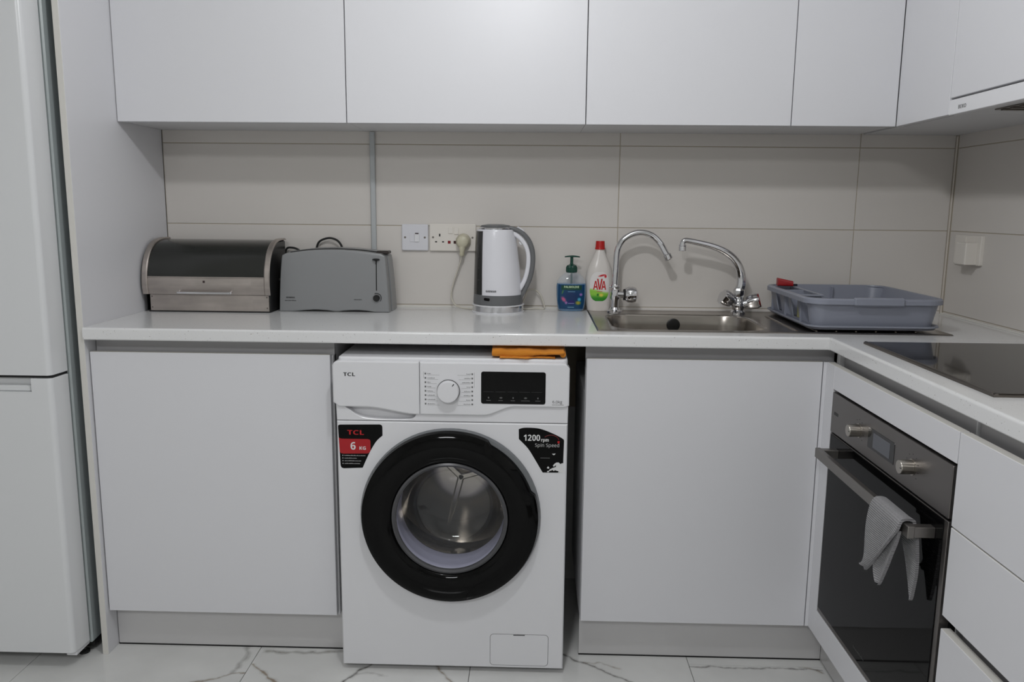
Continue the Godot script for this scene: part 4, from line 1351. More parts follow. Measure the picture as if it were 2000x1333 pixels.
func build_toaster() -> void:
	var t := thing("toaster", "long silver-grey toaster with arched top between bread bin and sockets", "toaster")
	var y := H
	var zc := 0.092
	var taper := func(p: Vector3) -> Vector3:
		var k := (p.y - H) / 0.185
		return Vector3(p.x, p.y, zc + (p.z - zc) * (1.0 - 0.16 * k))
	var shell := func(grow: float) -> PackedVector2Array:
		var p := PackedVector2Array()
		p.append_array(spline2([[0.3985 + grow, y + 0.0005], [0.402 + grow, y + 0.09], [0.4080 + grow, y + 0.160], [0.4120 + grow, y + 0.1705]], 3))
		p.append_array(spline2([[0.4220, y + 0.1755 - grow], [0.49, y + 0.1845 - grow], [0.5585, y + 0.1875 - grow], [0.63, y + 0.1850 - grow], [0.7080, y + 0.1765 - grow]], 6))
		p.append_array(spline2([[0.7180 - grow, y + 0.1705], [0.7220 - grow, y + 0.160], [0.7290 - grow, y + 0.08], [0.7335 - grow, y + 0.0005]], 3))
		# two scalloped arches along the foot
		p.append_array(spline2([[0.690, y + 0.0005], [0.665, y + 0.0045], [0.635, y + 0.0062], [0.600, y + 0.0045], [0.572, y + 0.0015], [0.545, y + 0.0045], [0.510, y + 0.0062], [0.480, y + 0.0045], [0.440, y + 0.0005]], 5))
		return p
	part("front_shell", S().extrude(shell.call(0.0), 0.110, 0.152, 0.003).warp(taper), M.toaster_grey, t, 30.0)
	part("rear_shell", S().extrude(shell.call(-0.0035), 0.034, 0.1098, 0.0).warp(taper), M.toaster_grey, t, 30.0)
	box_part("base_plate", Vector3(0.415, y, 0.045), Vector3(0.72, y + 0.012, 0.140), 0.001, M.black, t)
	# dark slot rim on the top and the end catch
	var slot := PackedVector2Array()
	slot.append_array(spline2([[0.425, y + 0.1785], [0.49, y + 0.1870], [0.5585, y + 0.1900], [0.63, y + 0.1880], [0.70, y + 0.1810]], 6))
	slot.append_array(spline2([[0.70, y + 0.165], [0.5585, y + 0.172], [0.425, y + 0.165]], 6))
	part("slot_rim", S().extrude(slot, 0.066, 0.108), M.black, t, 30.0)
	box_part("warming_rack_catch", Vector3(0.690, y + 0.1745, 0.07), Vector3(0.7275, y + 0.1835, 0.118), 0.002, mat("catch_brown", Color(0.17, 0.14, 0.13), 0.4), t)
	# lever, its track and the browning dial
	var fz := func(h: float) -> float:
		return zc + (0.152 - zc) * (1.0 - 0.16 * h / 0.185)
	var tr := S()
	tr.box(Vector3(0.6935, y + 0.066, 0.150), Vector3(0.6968, y + 0.158, 0.1526)).warp(taper)
	part("lever_track", tr, M.print_black, t)
	var lv := S()
	var rings := []
	for k in 9:
		var a := PI * k / 8.0
		var r := PackedVector3Array()
		for j in 24:
			var b := TAU * j / 24
			r.append(Vector3(0.6948 + 0.0115 * sin(a) * cos(b), y + 0.1595 + 0.0034 * sin(a) * sin(b), fz.call(0.16) + 0.003 - 0.011 * cos(a)))
		rings.append(r)
	lv.loft(rings)
	part("lever", lv, M.black, t)
	part("lever_stem", S().box(Vector3(0.6930, y + 0.146, fz.call(0.15) - 0.001), Vector3(0.6966, y + 0.159, fz.call(0.15) + 0.004), 0.0008), M.black, t)
	var dt := Transform3D(Basis(Vector3.RIGHT, PI / 2), Vector3(0.6955, y + 0.0440, fz.call(0.044) - 0.001))
	part("browning_dial", S().lathe([[0.0, 0.0], [0.0098, 0.0], [0.0098, 0.009], [0.0085, 0.0105], [0.0, 0.0105]], dt, 28), M.black, t)
	var arc := PackedVector3Array()
	for k in 12:
		var a := lerpf(2.0, -0.75, k / 11.0)
		arc.append(Vector3(0.6955 + 0.0142 * cos(a), y + 0.0440 + 0.0142 * sin(a), fz.call(0.044) + 0.0002))
	part("dial_scale", S().tube(arc, 0.0011, 6), M.print_black, t)
	text("logo_lettering", "SIEMENS", t, Vector3(0.4330, y + 0.0425, fz.call(0.042) + 0.0006), FACE_Z, 0.0042, M.print_black, true, 0.026)
	text("line_lettering", "executive edition", t, Vector3(0.4335, y + 0.0335, fz.call(0.033) + 0.0006), FACE_Z, 0.0032, mat("print_mid", grey(0.20), 0.5), false, 0.034)
	text("type_lettering", "electronic", t, Vector3(0.6385, y + 0.0385, fz.call(0.038) + 0.0006), FACE_Z, 0.0034, mat("print_mid", grey(0.20), 0.5), false, 0.024)
	# mains lead looped up behind
	part("cord", S().tube(spline([Vector3(0.560, y + 0.06, 0.030), Vector3(0.566, y + 0.150, 0.026), Vector3(0.5660, y + 0.182, 0.024), Vector3(0.552, y + 0.208, 0.022), Vector3(0.5235, y + 0.2175, 0.020), Vector3(0.492, y + 0.206, 0.020), Vector3(0.4810, y + 0.178, 0.020), Vector3(0.478, y + 0.14, 0.020), Vector3(0.455, y + 0.155, 0.018), Vector3(0.430, y + 0.176, 0.018), Vector3(0.405, y + 0.186, 0.018), Vector3(0.384, y + 0.178, 0.018), Vector3(0.378, y + 0.12, 0.016), Vector3(0.388, y + 0.02, 0.014)], 6), 0.0033, 10), M.rubber, t, 60.0, "black mains lead in two loops")
	settle(t, Vector3(0.566, H, zc))

func build_kettle() -> void:
	var c := Vector3(1.0600, H, 0.090)
	# the lead and power base
	var b := thing("kettle_stand", "round chrome-banded kettle stand with white lead plugged into the wall socket", "kettle stand")
	var at := Transform3D(Basis(), c)
	part("base_disc", S().lathe([[0.0, 0.0], [0.0795, 0.0], [0.0805, 0.002], [0.0805, 0.004], [0.0, 0.004]], at, 56), M.white_satin, b)
	part("chrome_band", S().lathe([[0.0, 0.004], [0.0785, 0.004], [0.0790, 0.006], [0.0785, 0.0225], [0.0, 0.0225]], at, 56), M.chrome, b)
	part("top_lip", S().lathe([[0.0, 0.0225], [0.0800, 0.0225], [0.0800, 0.0250], [0.0770, 0.0258], [0.0, 0.0258]], at, 56), M.white_satin, b)
	part("cord", S().tube(spline([Vector3(0.9430, 1.092, 0.034), Vector3(0.9405, 1.078, 0.030), Vector3(0.9300, 1.045, 0.024), Vector3(0.9160, 1.005, 0.020), Vector3(0.9085, 0.972, 0.020), Vector3(0.9105, 0.949, 0.022), Vector3(0.9220, 0.9325, 0.030), Vector3(0.9400, 0.9260, 0.040), Vector3(0.9620, 0.9245, 0.052), Vector3(0.9870, 0.9250, 0.070)], 6), 0.0026, 8), M.cable_white, b, 60.0, "white lead hanging from the plug")
	part("cord_slack", S().tube(spline([Vector3(1.125, H + 0.004, 0.050), Vector3(1.140, 0.955, 0.022), Vector3(1.150, 0.978, 0.018), Vector3(1.170, 0.9830, 0.018), Vector3(1.188, 0.970, 0.018), Vector3(1.1990, 0.945, 0.020), Vector3(1.202, H + 0.003, 0.024), Vector3(1.175, H + 0.003, 0.030), Vector3(1.13, H + 0.003, 0.050)], 6), 0.0026, 8), M.cable_white, b, 60.0)
	var pt := Transform3D(Basis(Vector3.RIGHT, PI / 2), Vector3(0.9460, 1.1330, 0.0))
	var plug := S()
	var rings := []
	for p in [[0.0, 0.012], [0.0235, 0.012], [0.0235, 0.020], [0.0215, 0.024], [0.0195, 0.040], [0.015, 0.046], [0.0, 0.047]]:
		var r := PackedVector3Array()
		for k in 40:
			var a := TAU * k / 40
			var rr: float = p[0] * (1.0 + 0.018 * cos(a * 10.0))
			r.append(pt * Vector3(rr * sin(a), p[1], rr * cos(a)))
		rings.append(r)
	plug.loft(rings)
	var pl := part("plug", plug, M.plug_cream, b, 50.0, "round cream plug")
	part("plug_neck", S().tube(PackedVector3Array([Vector3(0.9455, 1.125, 0.032), Vector3(0.9445, 1.112, 0.036), Vector3(0.9435, 1.100, 0.036), Vector3(0.9430, 1.088, 0.034)]), [0.013, 0.010, 0.0072, 0.0062], 14), M.plug_cream, pl, 60.0)
	for k in 3:
		part("strain_relief", S().lathe([[0.0, 0.0], [0.0082, 0.0], [0.0082, 0.0022], [0.0, 0.0022]], Transform3D(Basis(), Vector3(0.9434, 1.0895 + 0.0042 * k, 0.0345)), 14), M.plug_cream, pl)
	settle(b, c)

	var t := thing("kettle", "white and grey plastic electric kettle standing on its chrome-banded stand", "kettle")
	var lean := func(p: Vector3) -> Vector3:
		return Vector3(p.x - 0.042 * maxf(0.0, p.y - H - 0.05), p.y, p.z)
	part("foot_ring", S().lathe([[0.0, 0.0262], [0.0745, 0.0262], [0.0762, 0.030], [0.0750, 0.0560], [0.0, 0.0560]], at, 56), M.kettle_grey, t)
	part("jug", S().lathe([[0.0, 0.0560], [0.0745, 0.0560], [0.0725, 0.085], [0.0695, 0.130], [0.0655, 0.180], [0.0615, 0.225], [0.0590, 0.246], [0.0560, 0.2515], [0.0, 0.2515]], at, 64).warp(lean), mat("kettle_white", Color(0.88, 0.88, 0.90), 0.25), t, 30.0)
	var win := part("water_window", S().lathe([[0.0738, 0.0562], [0.0751, 0.0565], [0.0731, 0.085], [0.0701, 0.130], [0.0661, 0.180], [0.0621, 0.225], [0.0597, 0.2455], [0.0585, 0.2470]], at, 24, -2.2, -0.66, false).warp(lean), M.kettle_window, t, 30.0, "dark grey water level window")
	for k in 4:
		var h := 0.10 + 0.035 * k
		var r := 0.0723 - 0.0036 * k
		part("level_mark", S().box(Vector3(c.x + r * sin(-0.85) - 0.003, H + h, c.z + r * cos(-0.85) - 0.001), Vector3(c.x + r * sin(-0.85) + 0.003, H + h + 0.003, c.z + r * cos(-0.85) + 0.0012)).warp(lean), mat("level_print", grey(0.09), 0.5), win)
	part("lid_ring", S().lathe([[0.0, 0.2515], [0.0520, 0.2515], [0.0525, 0.2560], [0.0490, 0.2585], [0.0, 0.2585]], at, 56).warp(lean), M.chrome, t)
	part("lid", S().lathe([[0.0, 0.2560], [0.0480, 0.2585], [0.0430, 0.2640], [0.025, 0.2670], [0.0, 0.2675]], at, 56).warp(lean), M.kettle_grey, t)
	# handle: grey outer spine and white inner lining, swept in the plane of the jug
	var sweep := func(pts: PackedVector3Array, wide: Array, thick: Array) -> Shape:
		var s := S()
		var rr := []
		for i in pts.size():
			var d := (pts[mini(i + 1, pts.size() - 1)] - pts[maxi(i - 1, 0)]).normalized()
			var nrm := Vector3(d.y, -d.x, 0).normalized()
			var k := float(i) / (pts.size() - 1)
			var w: float = lerpf(wide[0], wide[1], sin(PI * k))
			var h: float = lerpf(thick[0], thick[1], sin(PI * k))
			var ring := PackedVector3Array()
			for q in rrect(-h, -w, h, w, minf(h, w) * 0.7, 3):
				ring.append(pts[i] + nrm * q.x + Vector3(0, 0, q.y))
			rr.append(ring)
		return s.loft(rr)
	var hz := c.z + 0.008
	var outer := spline([Vector3(1.070, H + 0.2560, hz), Vector3(1.1000, H + 0.2555, hz), Vector3(1.1240, H + 0.2470, hz), Vector3(1.1460, H + 0.2280, hz), Vector3(1.1600, H + 0.2020, hz), Vector3(1.1655, H + 0.1720, hz), Vector3(1.1640, H + 0.1380, hz), Vector3(1.1570, H + 0.1050, hz), Vector3(1.1440, H + 0.0740, hz), Vector3(1.1260, H + 0.0420, hz)], 5)
	part("handle_spine", sweep.call(outer, [0.016, 0.017], [0.0055, 0.0072]), M.kettle_grey, t, 45.0)
	var inner := spline([Vector3(1.068, H + 0.2440, hz), Vector3(1.0980, H + 0.2420, hz), Vector3(1.1170, H + 0.2340, hz), Vector3(1.1350, H + 0.2170, hz), Vector3(1.1470, H + 0.1950, hz), Vector3(1.1520, H + 0.1700, hz), Vector3(1.1505, H + 0.1380, hz), Vector3(1.1430, H + 0.1050, hz), Vector3(1.1300, H + 0.0780, hz), Vector3(1.1130, H + 0.0560, hz)], 5)
	part("handle_lining", sweep.call(inner, [0.015, 0.0145], [0.0075, 0.0068]), mat("kettle_white", Color(0.88, 0.88, 0.90), 0.25), t, 45.0)
	box_part("lid_button", Vector3(1.1105, H + 0.2505, hz - 0.008), Vector3(1.1330, H + 0.2570, hz + 0.008), 0.002, mat("kettle_white", Color(0.88, 0.88, 0.90), 0.25), t)
	t.get_node("lid_button").mesh = S().box(Vector3(-0.0125, -0.003, -0.008), Vector3(0.0125, 0.003, 0.008), 0.002).warp(func(p): return Transform3D(Basis(Vector3.BACK, -0.55), Vector3(1.1275, H + 0.2530, hz)) * p).commit(20.0)
	t.get_node("lid_button").mesh.surface_set_material(0, mat("kettle_white", Color(0.88, 0.88, 0.90), 0.25))
	part("switch_lever", S().box(Vector3(-0.006, -0.0025, -0.006), Vector3(0.006, 0.0025, 0.006), 0.0015).warp(func(p): return Transform3D(Basis(Vector3.BACK, -0.9), Vector3(1.1265, H + 0.2105, hz + 0.004)) * p), M.white_satin, t)
	part("switch", S().extrude(rrect(-0.0095, -0.0042, 0.0095, 0.0042, 0.003, 3), -0.004, 0.0014, 0.0004, Transform3D(Basis(Vector3.UP, -0.42) * Basis(Vector3.BACK, -0.06), c + Vector3(-0.0309, 0.0445, 0.0687))), M.black_gloss, t)
	var curl := func(p: Vector3) -> Vector3:
		var a := p.x / 0.0735 - 0.26
		return Vector3(c.x + (0.0745 + p.z) * sin(a), p.y, c.z + (0.0745 + p.z) * cos(a))
	text("logo_lettering", "GARMAR", t, Vector3(0.0, H + 0.0690, 0.0), FACE_Z, 0.0056, M.print_black, true, 0.033, curl)
	settle(t, c + Vector3(0, 0.0262, 0))


func oval(c: Vector3, y: float, a: float, d: float, n := 40) -> PackedVector3Array:
	var r := PackedVector3Array()
	for k in n:
		var t := TAU * k / n
		var s := sin(t)
		var q := cos(t)
		r.append(c + Vector3(a * signf(s) * pow(absf(s), 0.8), y, d * signf(q) * pow(absf(q), 0.8)))
	return r

func oval_front(x: float, a: float, d: float) -> float:       # z of the oval's front at x
	var s := pow(clampf(absf(x) / a, 0.0, 1.0), 1.25)
	return d * pow(sqrt(maxf(0.0, 1.0 - s * s)), 0.8)

func profile_at(prof: Array, y: float) -> Vector2:
	for i in prof.size() - 1:
		if y <= prof[i + 1][0]:
			var k: float = (y - prof[i][0]) / maxf(prof[i + 1][0] - prof[i][0], 1e-6)
			return Vector2(lerpf(prof[i][1], prof[i + 1][1], k), lerpf(prof[i][2], prof[i + 1][2], k))
	return Vector2(prof[-1][1], prof[-1][2])

func label_patch(called: String, prof: Array, c: Vector3, inside: Callable, x0: float, x1: float, y0: float, y1: float, m: Material, parent: Node, off := 0.0006) -> void:
	# a thin printed label lying on the front of an oval bottle; inside() gives the half-width of the label at a height
	var nx := 20
	var ny := 24
	var arrays := []
	arrays.resize(Mesh.ARRAY_MAX)
	var vs := PackedVector3Array()
	var ns := PackedVector3Array()
	var us := PackedVector2Array()
	var ix := PackedInt32Array()
	for j in ny + 1:
		var y := lerpf(y0, y1, float(j) / ny)
		var half: float = inside.call(y)
		for i in nx + 1:
			var x: float = lerpf(-half, half, float(i) / nx)
			var q := profile_at(prof, y)
			vs.append(c + Vector3(x, y, oval_front(x, q.x, q.y) + off))
			var e := 0.001
			ns.append(Vector3(-(oval_front(x + e, q.x, q.y) - oval_front(x - e, q.x, q.y)) / (2 * e), 0.0, 1.0).normalized())
			us.append(Vector2((x - x0) / (x1 - x0), (y1 - y) / (y1 - y0)))
	for j in ny:
		for i in nx:
			var k := j * (nx + 1) + i
			ix.append_array(PackedInt32Array([k, k + nx + 1, k + 1, k + 1, k + nx + 1, k + nx + 2]))
	arrays[Mesh.ARRAY_VERTEX] = vs
	arrays[Mesh.ARRAY_NORMAL] = ns
	arrays[Mesh.ARRAY_TEX_UV] = us
	arrays[Mesh.ARRAY_INDEX] = ix
	var mesh := ArrayMesh.new()
	mesh.add_surface_from_arrays(Mesh.PRIMITIVE_TRIANGLES, arrays)
	part(called, mesh, m, parent)

func blob(im: Image, cx: float, cy: float, rx: float, ry: float, c: Color, turn := 0.0) -> void:
	var w := im.get_width()
	var h := im.get_height()
	for y in range(maxi(0, int((cy - 1.5 * maxf(rx, ry)) * h)), mini(h, int((cy + 1.5 * maxf(rx, ry)) * h))):
		for x in range(maxi(0, int((cx - 1.5 * maxf(rx, ry)) * w)), mini(w, int((cx + 1.5 * maxf(rx, ry)) * w))):
			var d := Vector2(x / float(w) - cx, y / float(h) - cy).rotated(-turn) / Vector2(rx, ry)
			var t := clampf(1.6 * (1.0 - d.length()), 0.0, 1.0)
			if t > 0.0:
				im.set_pixel(x, y, im.get_pixel(x, y).lerp(c, t))

func build_bottles() -> void:
	# hand soap
	var t := thing("soap_dispenser", "blue hand soap bottle with a dark green pump beside the sink", "soap bottle")
	var c := Vector3(1.2860, H, 0.048)
	var prof := [[0.0, 0.034, 0.018], [0.003, 0.0395, 0.0205], [0.012, 0.0425, 0.022], [0.045, 0.0462, 0.0235], [0.078, 0.0470, 0.0238], [0.094, 0.0445, 0.023], [0.106, 0.037, 0.0205], [0.115, 0.0265, 0.018], [0.121, 0.0165, 0.015], [0.125, 0.0125, 0.0125]]
	var rings := []
	for p in prof:
		rings.append(oval(c, p[0], p[1], p[2]))
	part("bottle", S().loft(rings), M.clear_plastic, t, 50.0)
	rings = []
	for y in [0.001, 0.004, 0.012, 0.03, 0.045, 0.06, 0.078, 0.0865]:
		var q := profile_at(prof, y)
		rings.append(oval(c, y, q.x - 0.001, q.y - 0.001))
	part("liquid_soap", S().loft(rings), M.soap_blue, t, 50.0)
	var im := Image.create(128, 128, false, Image.FORMAT_RGB8)
	im.fill(Color(0.015, 0.24, 0.40))
	blob(im, 0.5, 0.5, 0.42, 0.36, Color(0.01, 0.17, 0.36))
	im.fill_rect(Rect2i(14, 4, 100, 24), Color(0.02, 0.26, 0.19))
	blob(im, 0.5, 0.72, 0.2, 0.12, Color(0.13, 0.08, 0.38))
	blob(im, 0.20, 0.60, 0.10, 0.17, Color(0.75, 0.35, 0.52), -0.6)
	blob(im, 0.16, 0.30, 0.04, 0.12, Color(0.28, 0.48, 0.28), 0.3)
	blob(im, 0.30, 0.74, 0.07, 0.08, Color(0.62, 0.42, 0.66))
	blob(im, 0.76, 0.74, 0.14, 0.11, Color(0.62, 0.60, 0.22))
	blob(im, 0.80, 0.60, 0.09, 0.10, Color(0.32, 0.66, 0.76))
	blob(im, 0.86, 0.40, 0.08, 0.08, Color(0.62, 0.44, 0.74))
	im.fill_rect(Rect2i(46, 35, 36, 3), Color(0.42, 0.62, 0.72))
	im.fill_rect(Rect2i(48, 96, 30, 3), Color(0.50, 0.56, 0.74))
	im.fill_rect(Rect2i(46, 117, 32, 3), Color(0.50, 0.70, 0.78))
	var lm := mat("soap_label", Color.WHITE, 0.25)
	lm.albedo_texture = texture(im)
	label_patch("label_print", prof, c, func(y): return 0.0405 - 0.004 * smoothstep(0.03, 0.006, y), -0.0405, 0.0405, 0.008, 0.084, lm, t)
	var curl := func(p: Vector3) -> Vector3:
		return Vector3(p.x, p.y, p.z + oval_front(p.x, 0.047, 0.0238))
	text("logo_lettering", "PALMOLIVE", t, c + Vector3(0, 0.0768, 0.0008), FACE_Z, 0.0062, mat("print_mint", Color(0.78, 0.88, 0.72), 0.5), true, 0.046, curl)
	var at := Transform3D(Basis(), c)
	var col := []
	for p in [[0.0, 0.119], [0.0150, 0.119], [0.0172, 0.123], [0.0172, 0.136], [0.0140, 0.142], [0.0070, 0.1455], [0.0, 0.1455]]:
		var r := PackedVector3Array()
		for k in 48:
			var a := TAU * k / 48
			var rr: float = p[0] * (1.0 + (0.02 if k % 2 == 0 else -0.02))
			r.append(at * Vector3(rr * sin(a), p[1], rr * cos(a)))
		col.append(r)
	part("collar", S().loft(col), M.pump_green, t, 20.0)
	part("stem", S().lathe([[0.0, 0.143], [0.0058, 0.143], [0.0048, 0.150], [0.0048, 0.170], [0.0, 0.170]], at, 20), M.pump_green, t)
	part("dip_tube", S().lathe([[0.0, 0.07], [0.003, 0.07], [0.003, 0.121], [0.0, 0.121]], at, 12), M.pump_green, t)
	var hd := S()
	var hr := []
	for k in 13:
		var s := lerpf(-1.0, 1.0, k / 12.0)
		var r := PackedVector3Array()
		var wz := 0.0085 * sqrt(1.0 - 0.9 * s * s)
		for q in rrect(-0.0028 * (1.0 - 0.4 * absf(s)), -wz, 0.0028 * (1.0 - 0.4 * absf(s)), wz, 0.0015, 3):
			r.append(c + Vector3(0.0015 + 0.0235 * s, 0.1705 + q.x - 0.0022 * s * s, q.y))
		hr.append(r)
	hd.loft(hr)
	part("pump_head", hd, M.pump_green, t, 40.0)
	settle(t, c)

	# washing-up liquid
	t = thing("dish_soap_bottle", "white washing-up liquid bottle with a red cap behind the left tap", "soap bottle")
	c = Vector3(1.3735, H, 0.036)
	prof = [[0.0, 0.0335, 0.021], [0.003, 0.0365, 0.0235], [0.03, 0.0405, 0.026], [0.075, 0.0432, 0.0275], [0.105, 0.0428, 0.0275], [0.13, 0.0385, 0.026], [0.15, 0.0305, 0.0225], [0.17, 0.0205, 0.0175], [0.186, 0.0145, 0.0140], [0.193, 0.0128, 0.0128]]
	rings = []
	for p in prof:
		rings.append(oval(c, p[0], p[1], p[2]))
	part("bottle", S().loft(rings), mat("bottle_white", Color(0.83, 0.81, 0.79), 0.22), t, 50.0)
	at = Transform3D(Basis(), c)
	part("cap", S().lathe([[0.0, 0.192], [0.0160, 0.192], [0.0160, 0.1955], [0.0148, 0.1975], [0.0138, 0.216], [0.0128, 0.2178], [0.0, 0.2180]], at, 32), M.cap_red, t)
	im = Image.create(128, 160, false, Image.FORMAT_RGB8)
	im.fill(Color(0.88, 0.87, 0.86))
	for y in 160:
		for x in 128:
			var k := smoothstep(0.56, 0.68, y / 160.0 + 0.06 * cos(PI * x / 128.0) - 0.03)
			var g := Color(0.55, 0.78, 0.25).lerp(Color(0.16, 0.52, 0.12), smoothstep(0.75, 0.93, y / 160.0))
			im.set_pixel(x, y, im.get_pixel(x, y).lerp(g, k))
	blob(im, 0.60, 0.79, 0.15, 0.08, Color(0.86, 0.80, 0.34))
	blob(im, 0.42, 0.78, 0.07, 0.06, Color(0.12, 0.42, 0.14))
	blob(im, 0.62, 0.12, 0.24, 0.04, Color(0.75, 0.10, 0.14), -0.16)
	blob(im, 0.80, 0.15, 0.08, 0.07, Color(0.75, 0.10, 0.14))
	im.fill_rect(Rect2i(46, 106, 38, 3), Color(0.75, 0.35, 0.35))
	lm = mat("dish_label", Color.WHITE, 0.3)
	lm.albedo_texture = texture(im)
	label_patch("label_print", prof, c + Vector3(-0.001, 0, 0), func(y): return 0.0295 * pow(clampf(1.0 - pow(absf(y - 0.078) / 0.0465, 3.0), 0.01, 1.0), 0.4), -0.0295, 0.0295, 0.033, 0.124, lm, t)
	var red := mat("logo_red", Color(0.74, 0.07, 0.09), 0.4)
	for q in [["A", -0.0130, 0.0815, 0.0265, 0.0150, 0.0009], ["V", -0.0005, 0.0850, 0.0330, 0.0175, 0.0014], ["A", 0.0120, 0.0815, 0.0265, 0.0150, 0.0009]]:
		var ox: float = q[1]
		var wrap := func(p: Vector3) -> Vector3:
			return Vector3(p.x, p.y, p.z + oval_front(p.x + ox, 0.0430, 0.0275))
		text("logo_lettering", q[0], t, c + Vector3(ox, q[2], q[5]), FACE_Z, q[3], red, true, q[4], wrap)
	settle(t, c)


func build_rack() -> void:
	# drip tray
	var t := thing("drip_tray", "shallow blue-grey plastic tray under the dish rack on the drainer", "tray")
	var y := H + 0.0049
	var ring := func(g: float, r: float, h: float) -> PackedVector3Array:
		return ring_xz(rrect(1.893 - g, 0.040 - g, 2.236 + g, 0.452 + g, r, 6), y + h)
	var st := S()
	st.loft([ring.call(-0.020, 0.03, 0.004), ring.call(-0.006, 0.035, 0.004), ring.call(0.0, 0.04, 0.010), ring.call(0.004, 0.043, 0.011), ring.call(0.004, 0.043, 0.015), ring.call(0.0, 0.04, 0.0155), ring.call(-0.004, 0.037, 0.013), ring.call(-0.009, 0.033, 0.0075), ring.call(-0.022, 0.03, 0.0072)])
	part("tray", st, M.rack_blue, t, 40.0)
	for q in [[1.93, 0.08], [2.20, 0.08], [1.93, 0.41], [2.20, 0.41]]:
		part("foot", S().lathe([[0.0, 0.0], [0.010, 0.0], [0.012, 0.0045], [0.0, 0.0045]], Transform3D(Basis(), Vector3(q[0], y, q[1])), 16), M.rack_blue, t)
	settle(t, Vector3(2.065, y, 0.245))

	t = thing("dish_rack", "blue-grey plastic dish rack standing empty on the drainer at the right", "dish rack")
	var yb := y + 0.0078
	var hgt := 0.076
	var n := 10
	var box := func(g: float, r: float) -> PackedVector2Array:
		return rrect(1.9075 - g, 0.058 - g, 2.2235 + g, 0.436 + g, r, n)
	# posts along the left side: a point is open when it lies in a gap
	var sub := func(p: PackedVector2Array) -> PackedVector2Array:       # subdivide the straight left and right sides
		var out := PackedVector2Array()
		for i in p.size():
			var a := p[i]
			var b := p[(i + 1) % p.size()]
			var m := 1
			if a.distance_to(b) > 0.05:
				m = 16
			for k in m:
				out.append(a.lerp(b, float(k) / m))
		return out
	var levels := []
	for k in [0.0, 0.12, 0.86, 1.0]:
		levels.append([ring_xz(sub.call(box.call(0.015 * k, 0.03 + 0.01 * k)), yb + hgt * k), ring_xz(sub.call(box.call(0.015 * k - 0.003, 0.028 + 0.01 * k)), yb + hgt * k)])
	var basket := S()
	var cnt: int = levels[0][0].size()
	var open := func(i: int, l: int) -> bool:
		if l != 1:
			return false
		var a: Vector3 = levels[1][0][i]
		var b: Vector3 = levels[1][0][(i + 1) % cnt]
		if a.x > 1.9085 or b.x > 1.9085:
			return false
		var z := (a.z + b.z) / 2.0
		return z > 0.10 and z < 0.40 and fposmod((z - 0.10) / 0.075, 1.0) > 0.34
	for l in 3:
		for i in cnt:
			var j := (i + 1) % cnt
			var o0: PackedVector3Array = levels[l][0]
			var o1: PackedVector3Array = levels[l + 1][0]
			var i0: PackedVector3Array = levels[l][1]
			var i1: PackedVector3Array = levels[l + 1][1]
			var mid := Vector3(2.065, 0, 0.247)
			if open.call(i, l):
				for e in [[o0[i], o0[j], i0[j], i0[i]], [o1[i], o1[j], i1[j], i1[i]]]:
					basket.quad(e[0], e[1], e[2], e[3])
				if not open.call((i + cnt - 1) % cnt, l):
					basket.quad(o0[i], o1[i], i1[i], i0[i])
				if not open.call(j, l):
					basket.quad(o0[j], o1[j], i1[j], i0[j])
				continue
			var out_n := (o0[j] - o0[i]).cross(o1[i] - o0[i])
			if out_n.dot((o0[i] - mid) * Vector3(1, 0, 1)) > 0.0:
				basket.quad(o0[i], o0[j], o1[j], o1[i])
				basket.quad(i0[j], i0[i], i1[i], i1[j])
			else:
				basket.quad(o0[j], o0[i], o1[i], o1[j])
				basket.quad(i0[i], i0[j], i1[j], i1[i])
	basket.cap(levels[0][0], true)
	basket.cap(levels[0][1], false)
	basket.done(false)
	part("basket", basket, M.rack_blue, t, 40.0)
	# rolled rim and the front grip
	var rr := func(g: float, h: float) -> PackedVector3Array:
		return ring_xz(box.call(g, 0.042 + g * 0.5), yb + h)
	var rim := S()
	rim.loft([rr.call(0.012, hgt - 0.001), rr.call(0.0215, hgt - 0.012), rr.call(0.0245, hgt - 0.012), rr.call(0.0245, hgt - 0.001), rr.call(0.0215, hgt + 0.0025), rr.call(0.013, hgt + 0.0025), rr.call(0.012, hgt - 0.001)], false)
	part("rim", rim, M.rack_blue, t, 40.0)
	part("front_grip", S().box(Vector3(2.000, yb + hgt - 0.0150, 0.4500), Vector3(2.128, yb + hgt + 0.0060, 0.4665), 0.003), M.rack_blue, t)
	# rib in the back-right corner and partitions of the cutlery box
	part("corner_rib", S().box(Vector3(2.085, yb + 0.004, 0.055), Vector3(2.091, yb + hgt - 0.002, 0.0610), 0.001), M.rack_blue, t)
	var cb := part("cutlery_box", S().box(Vector3(1.953, yb + 0.003, 0.075), Vector3(1.956, yb + hgt + 0.001, 0.345), 0.0008), M.rack_blue, t)
	for z in [0.075, 0.205, 0.342]:
		part("partition", S().box(Vector3(1.900, yb + 0.003, z), Vector3(1.9535, yb + hgt + 0.001, z + 0.003), 0.0008), M.rack_blue, cb)
	box_part("box_rim", Vector3(1.951, yb + hgt - 0.003, 0.073), Vector3(1.960, yb + hgt + 0.0022, 0.349), 0.001, M.rack_blue, cb)
	box_part("box_rim", Vector3(1.900, yb + hgt - 0.003, 0.342), Vector3(1.9605, yb + hgt + 0.0020, 0.350), 0.001, M.rack_blue, cb)
	settle(t, Vector3(2.065, yb, 0.247))

	# small things in the cutlery box
	t = thing("peeler", "red-handled kitchen peeler lying across the back of the dish rack", "peeler")
	var pp := Vector3(1.905, yb + hgt + 0.0025, 0.105)
	var hr := []
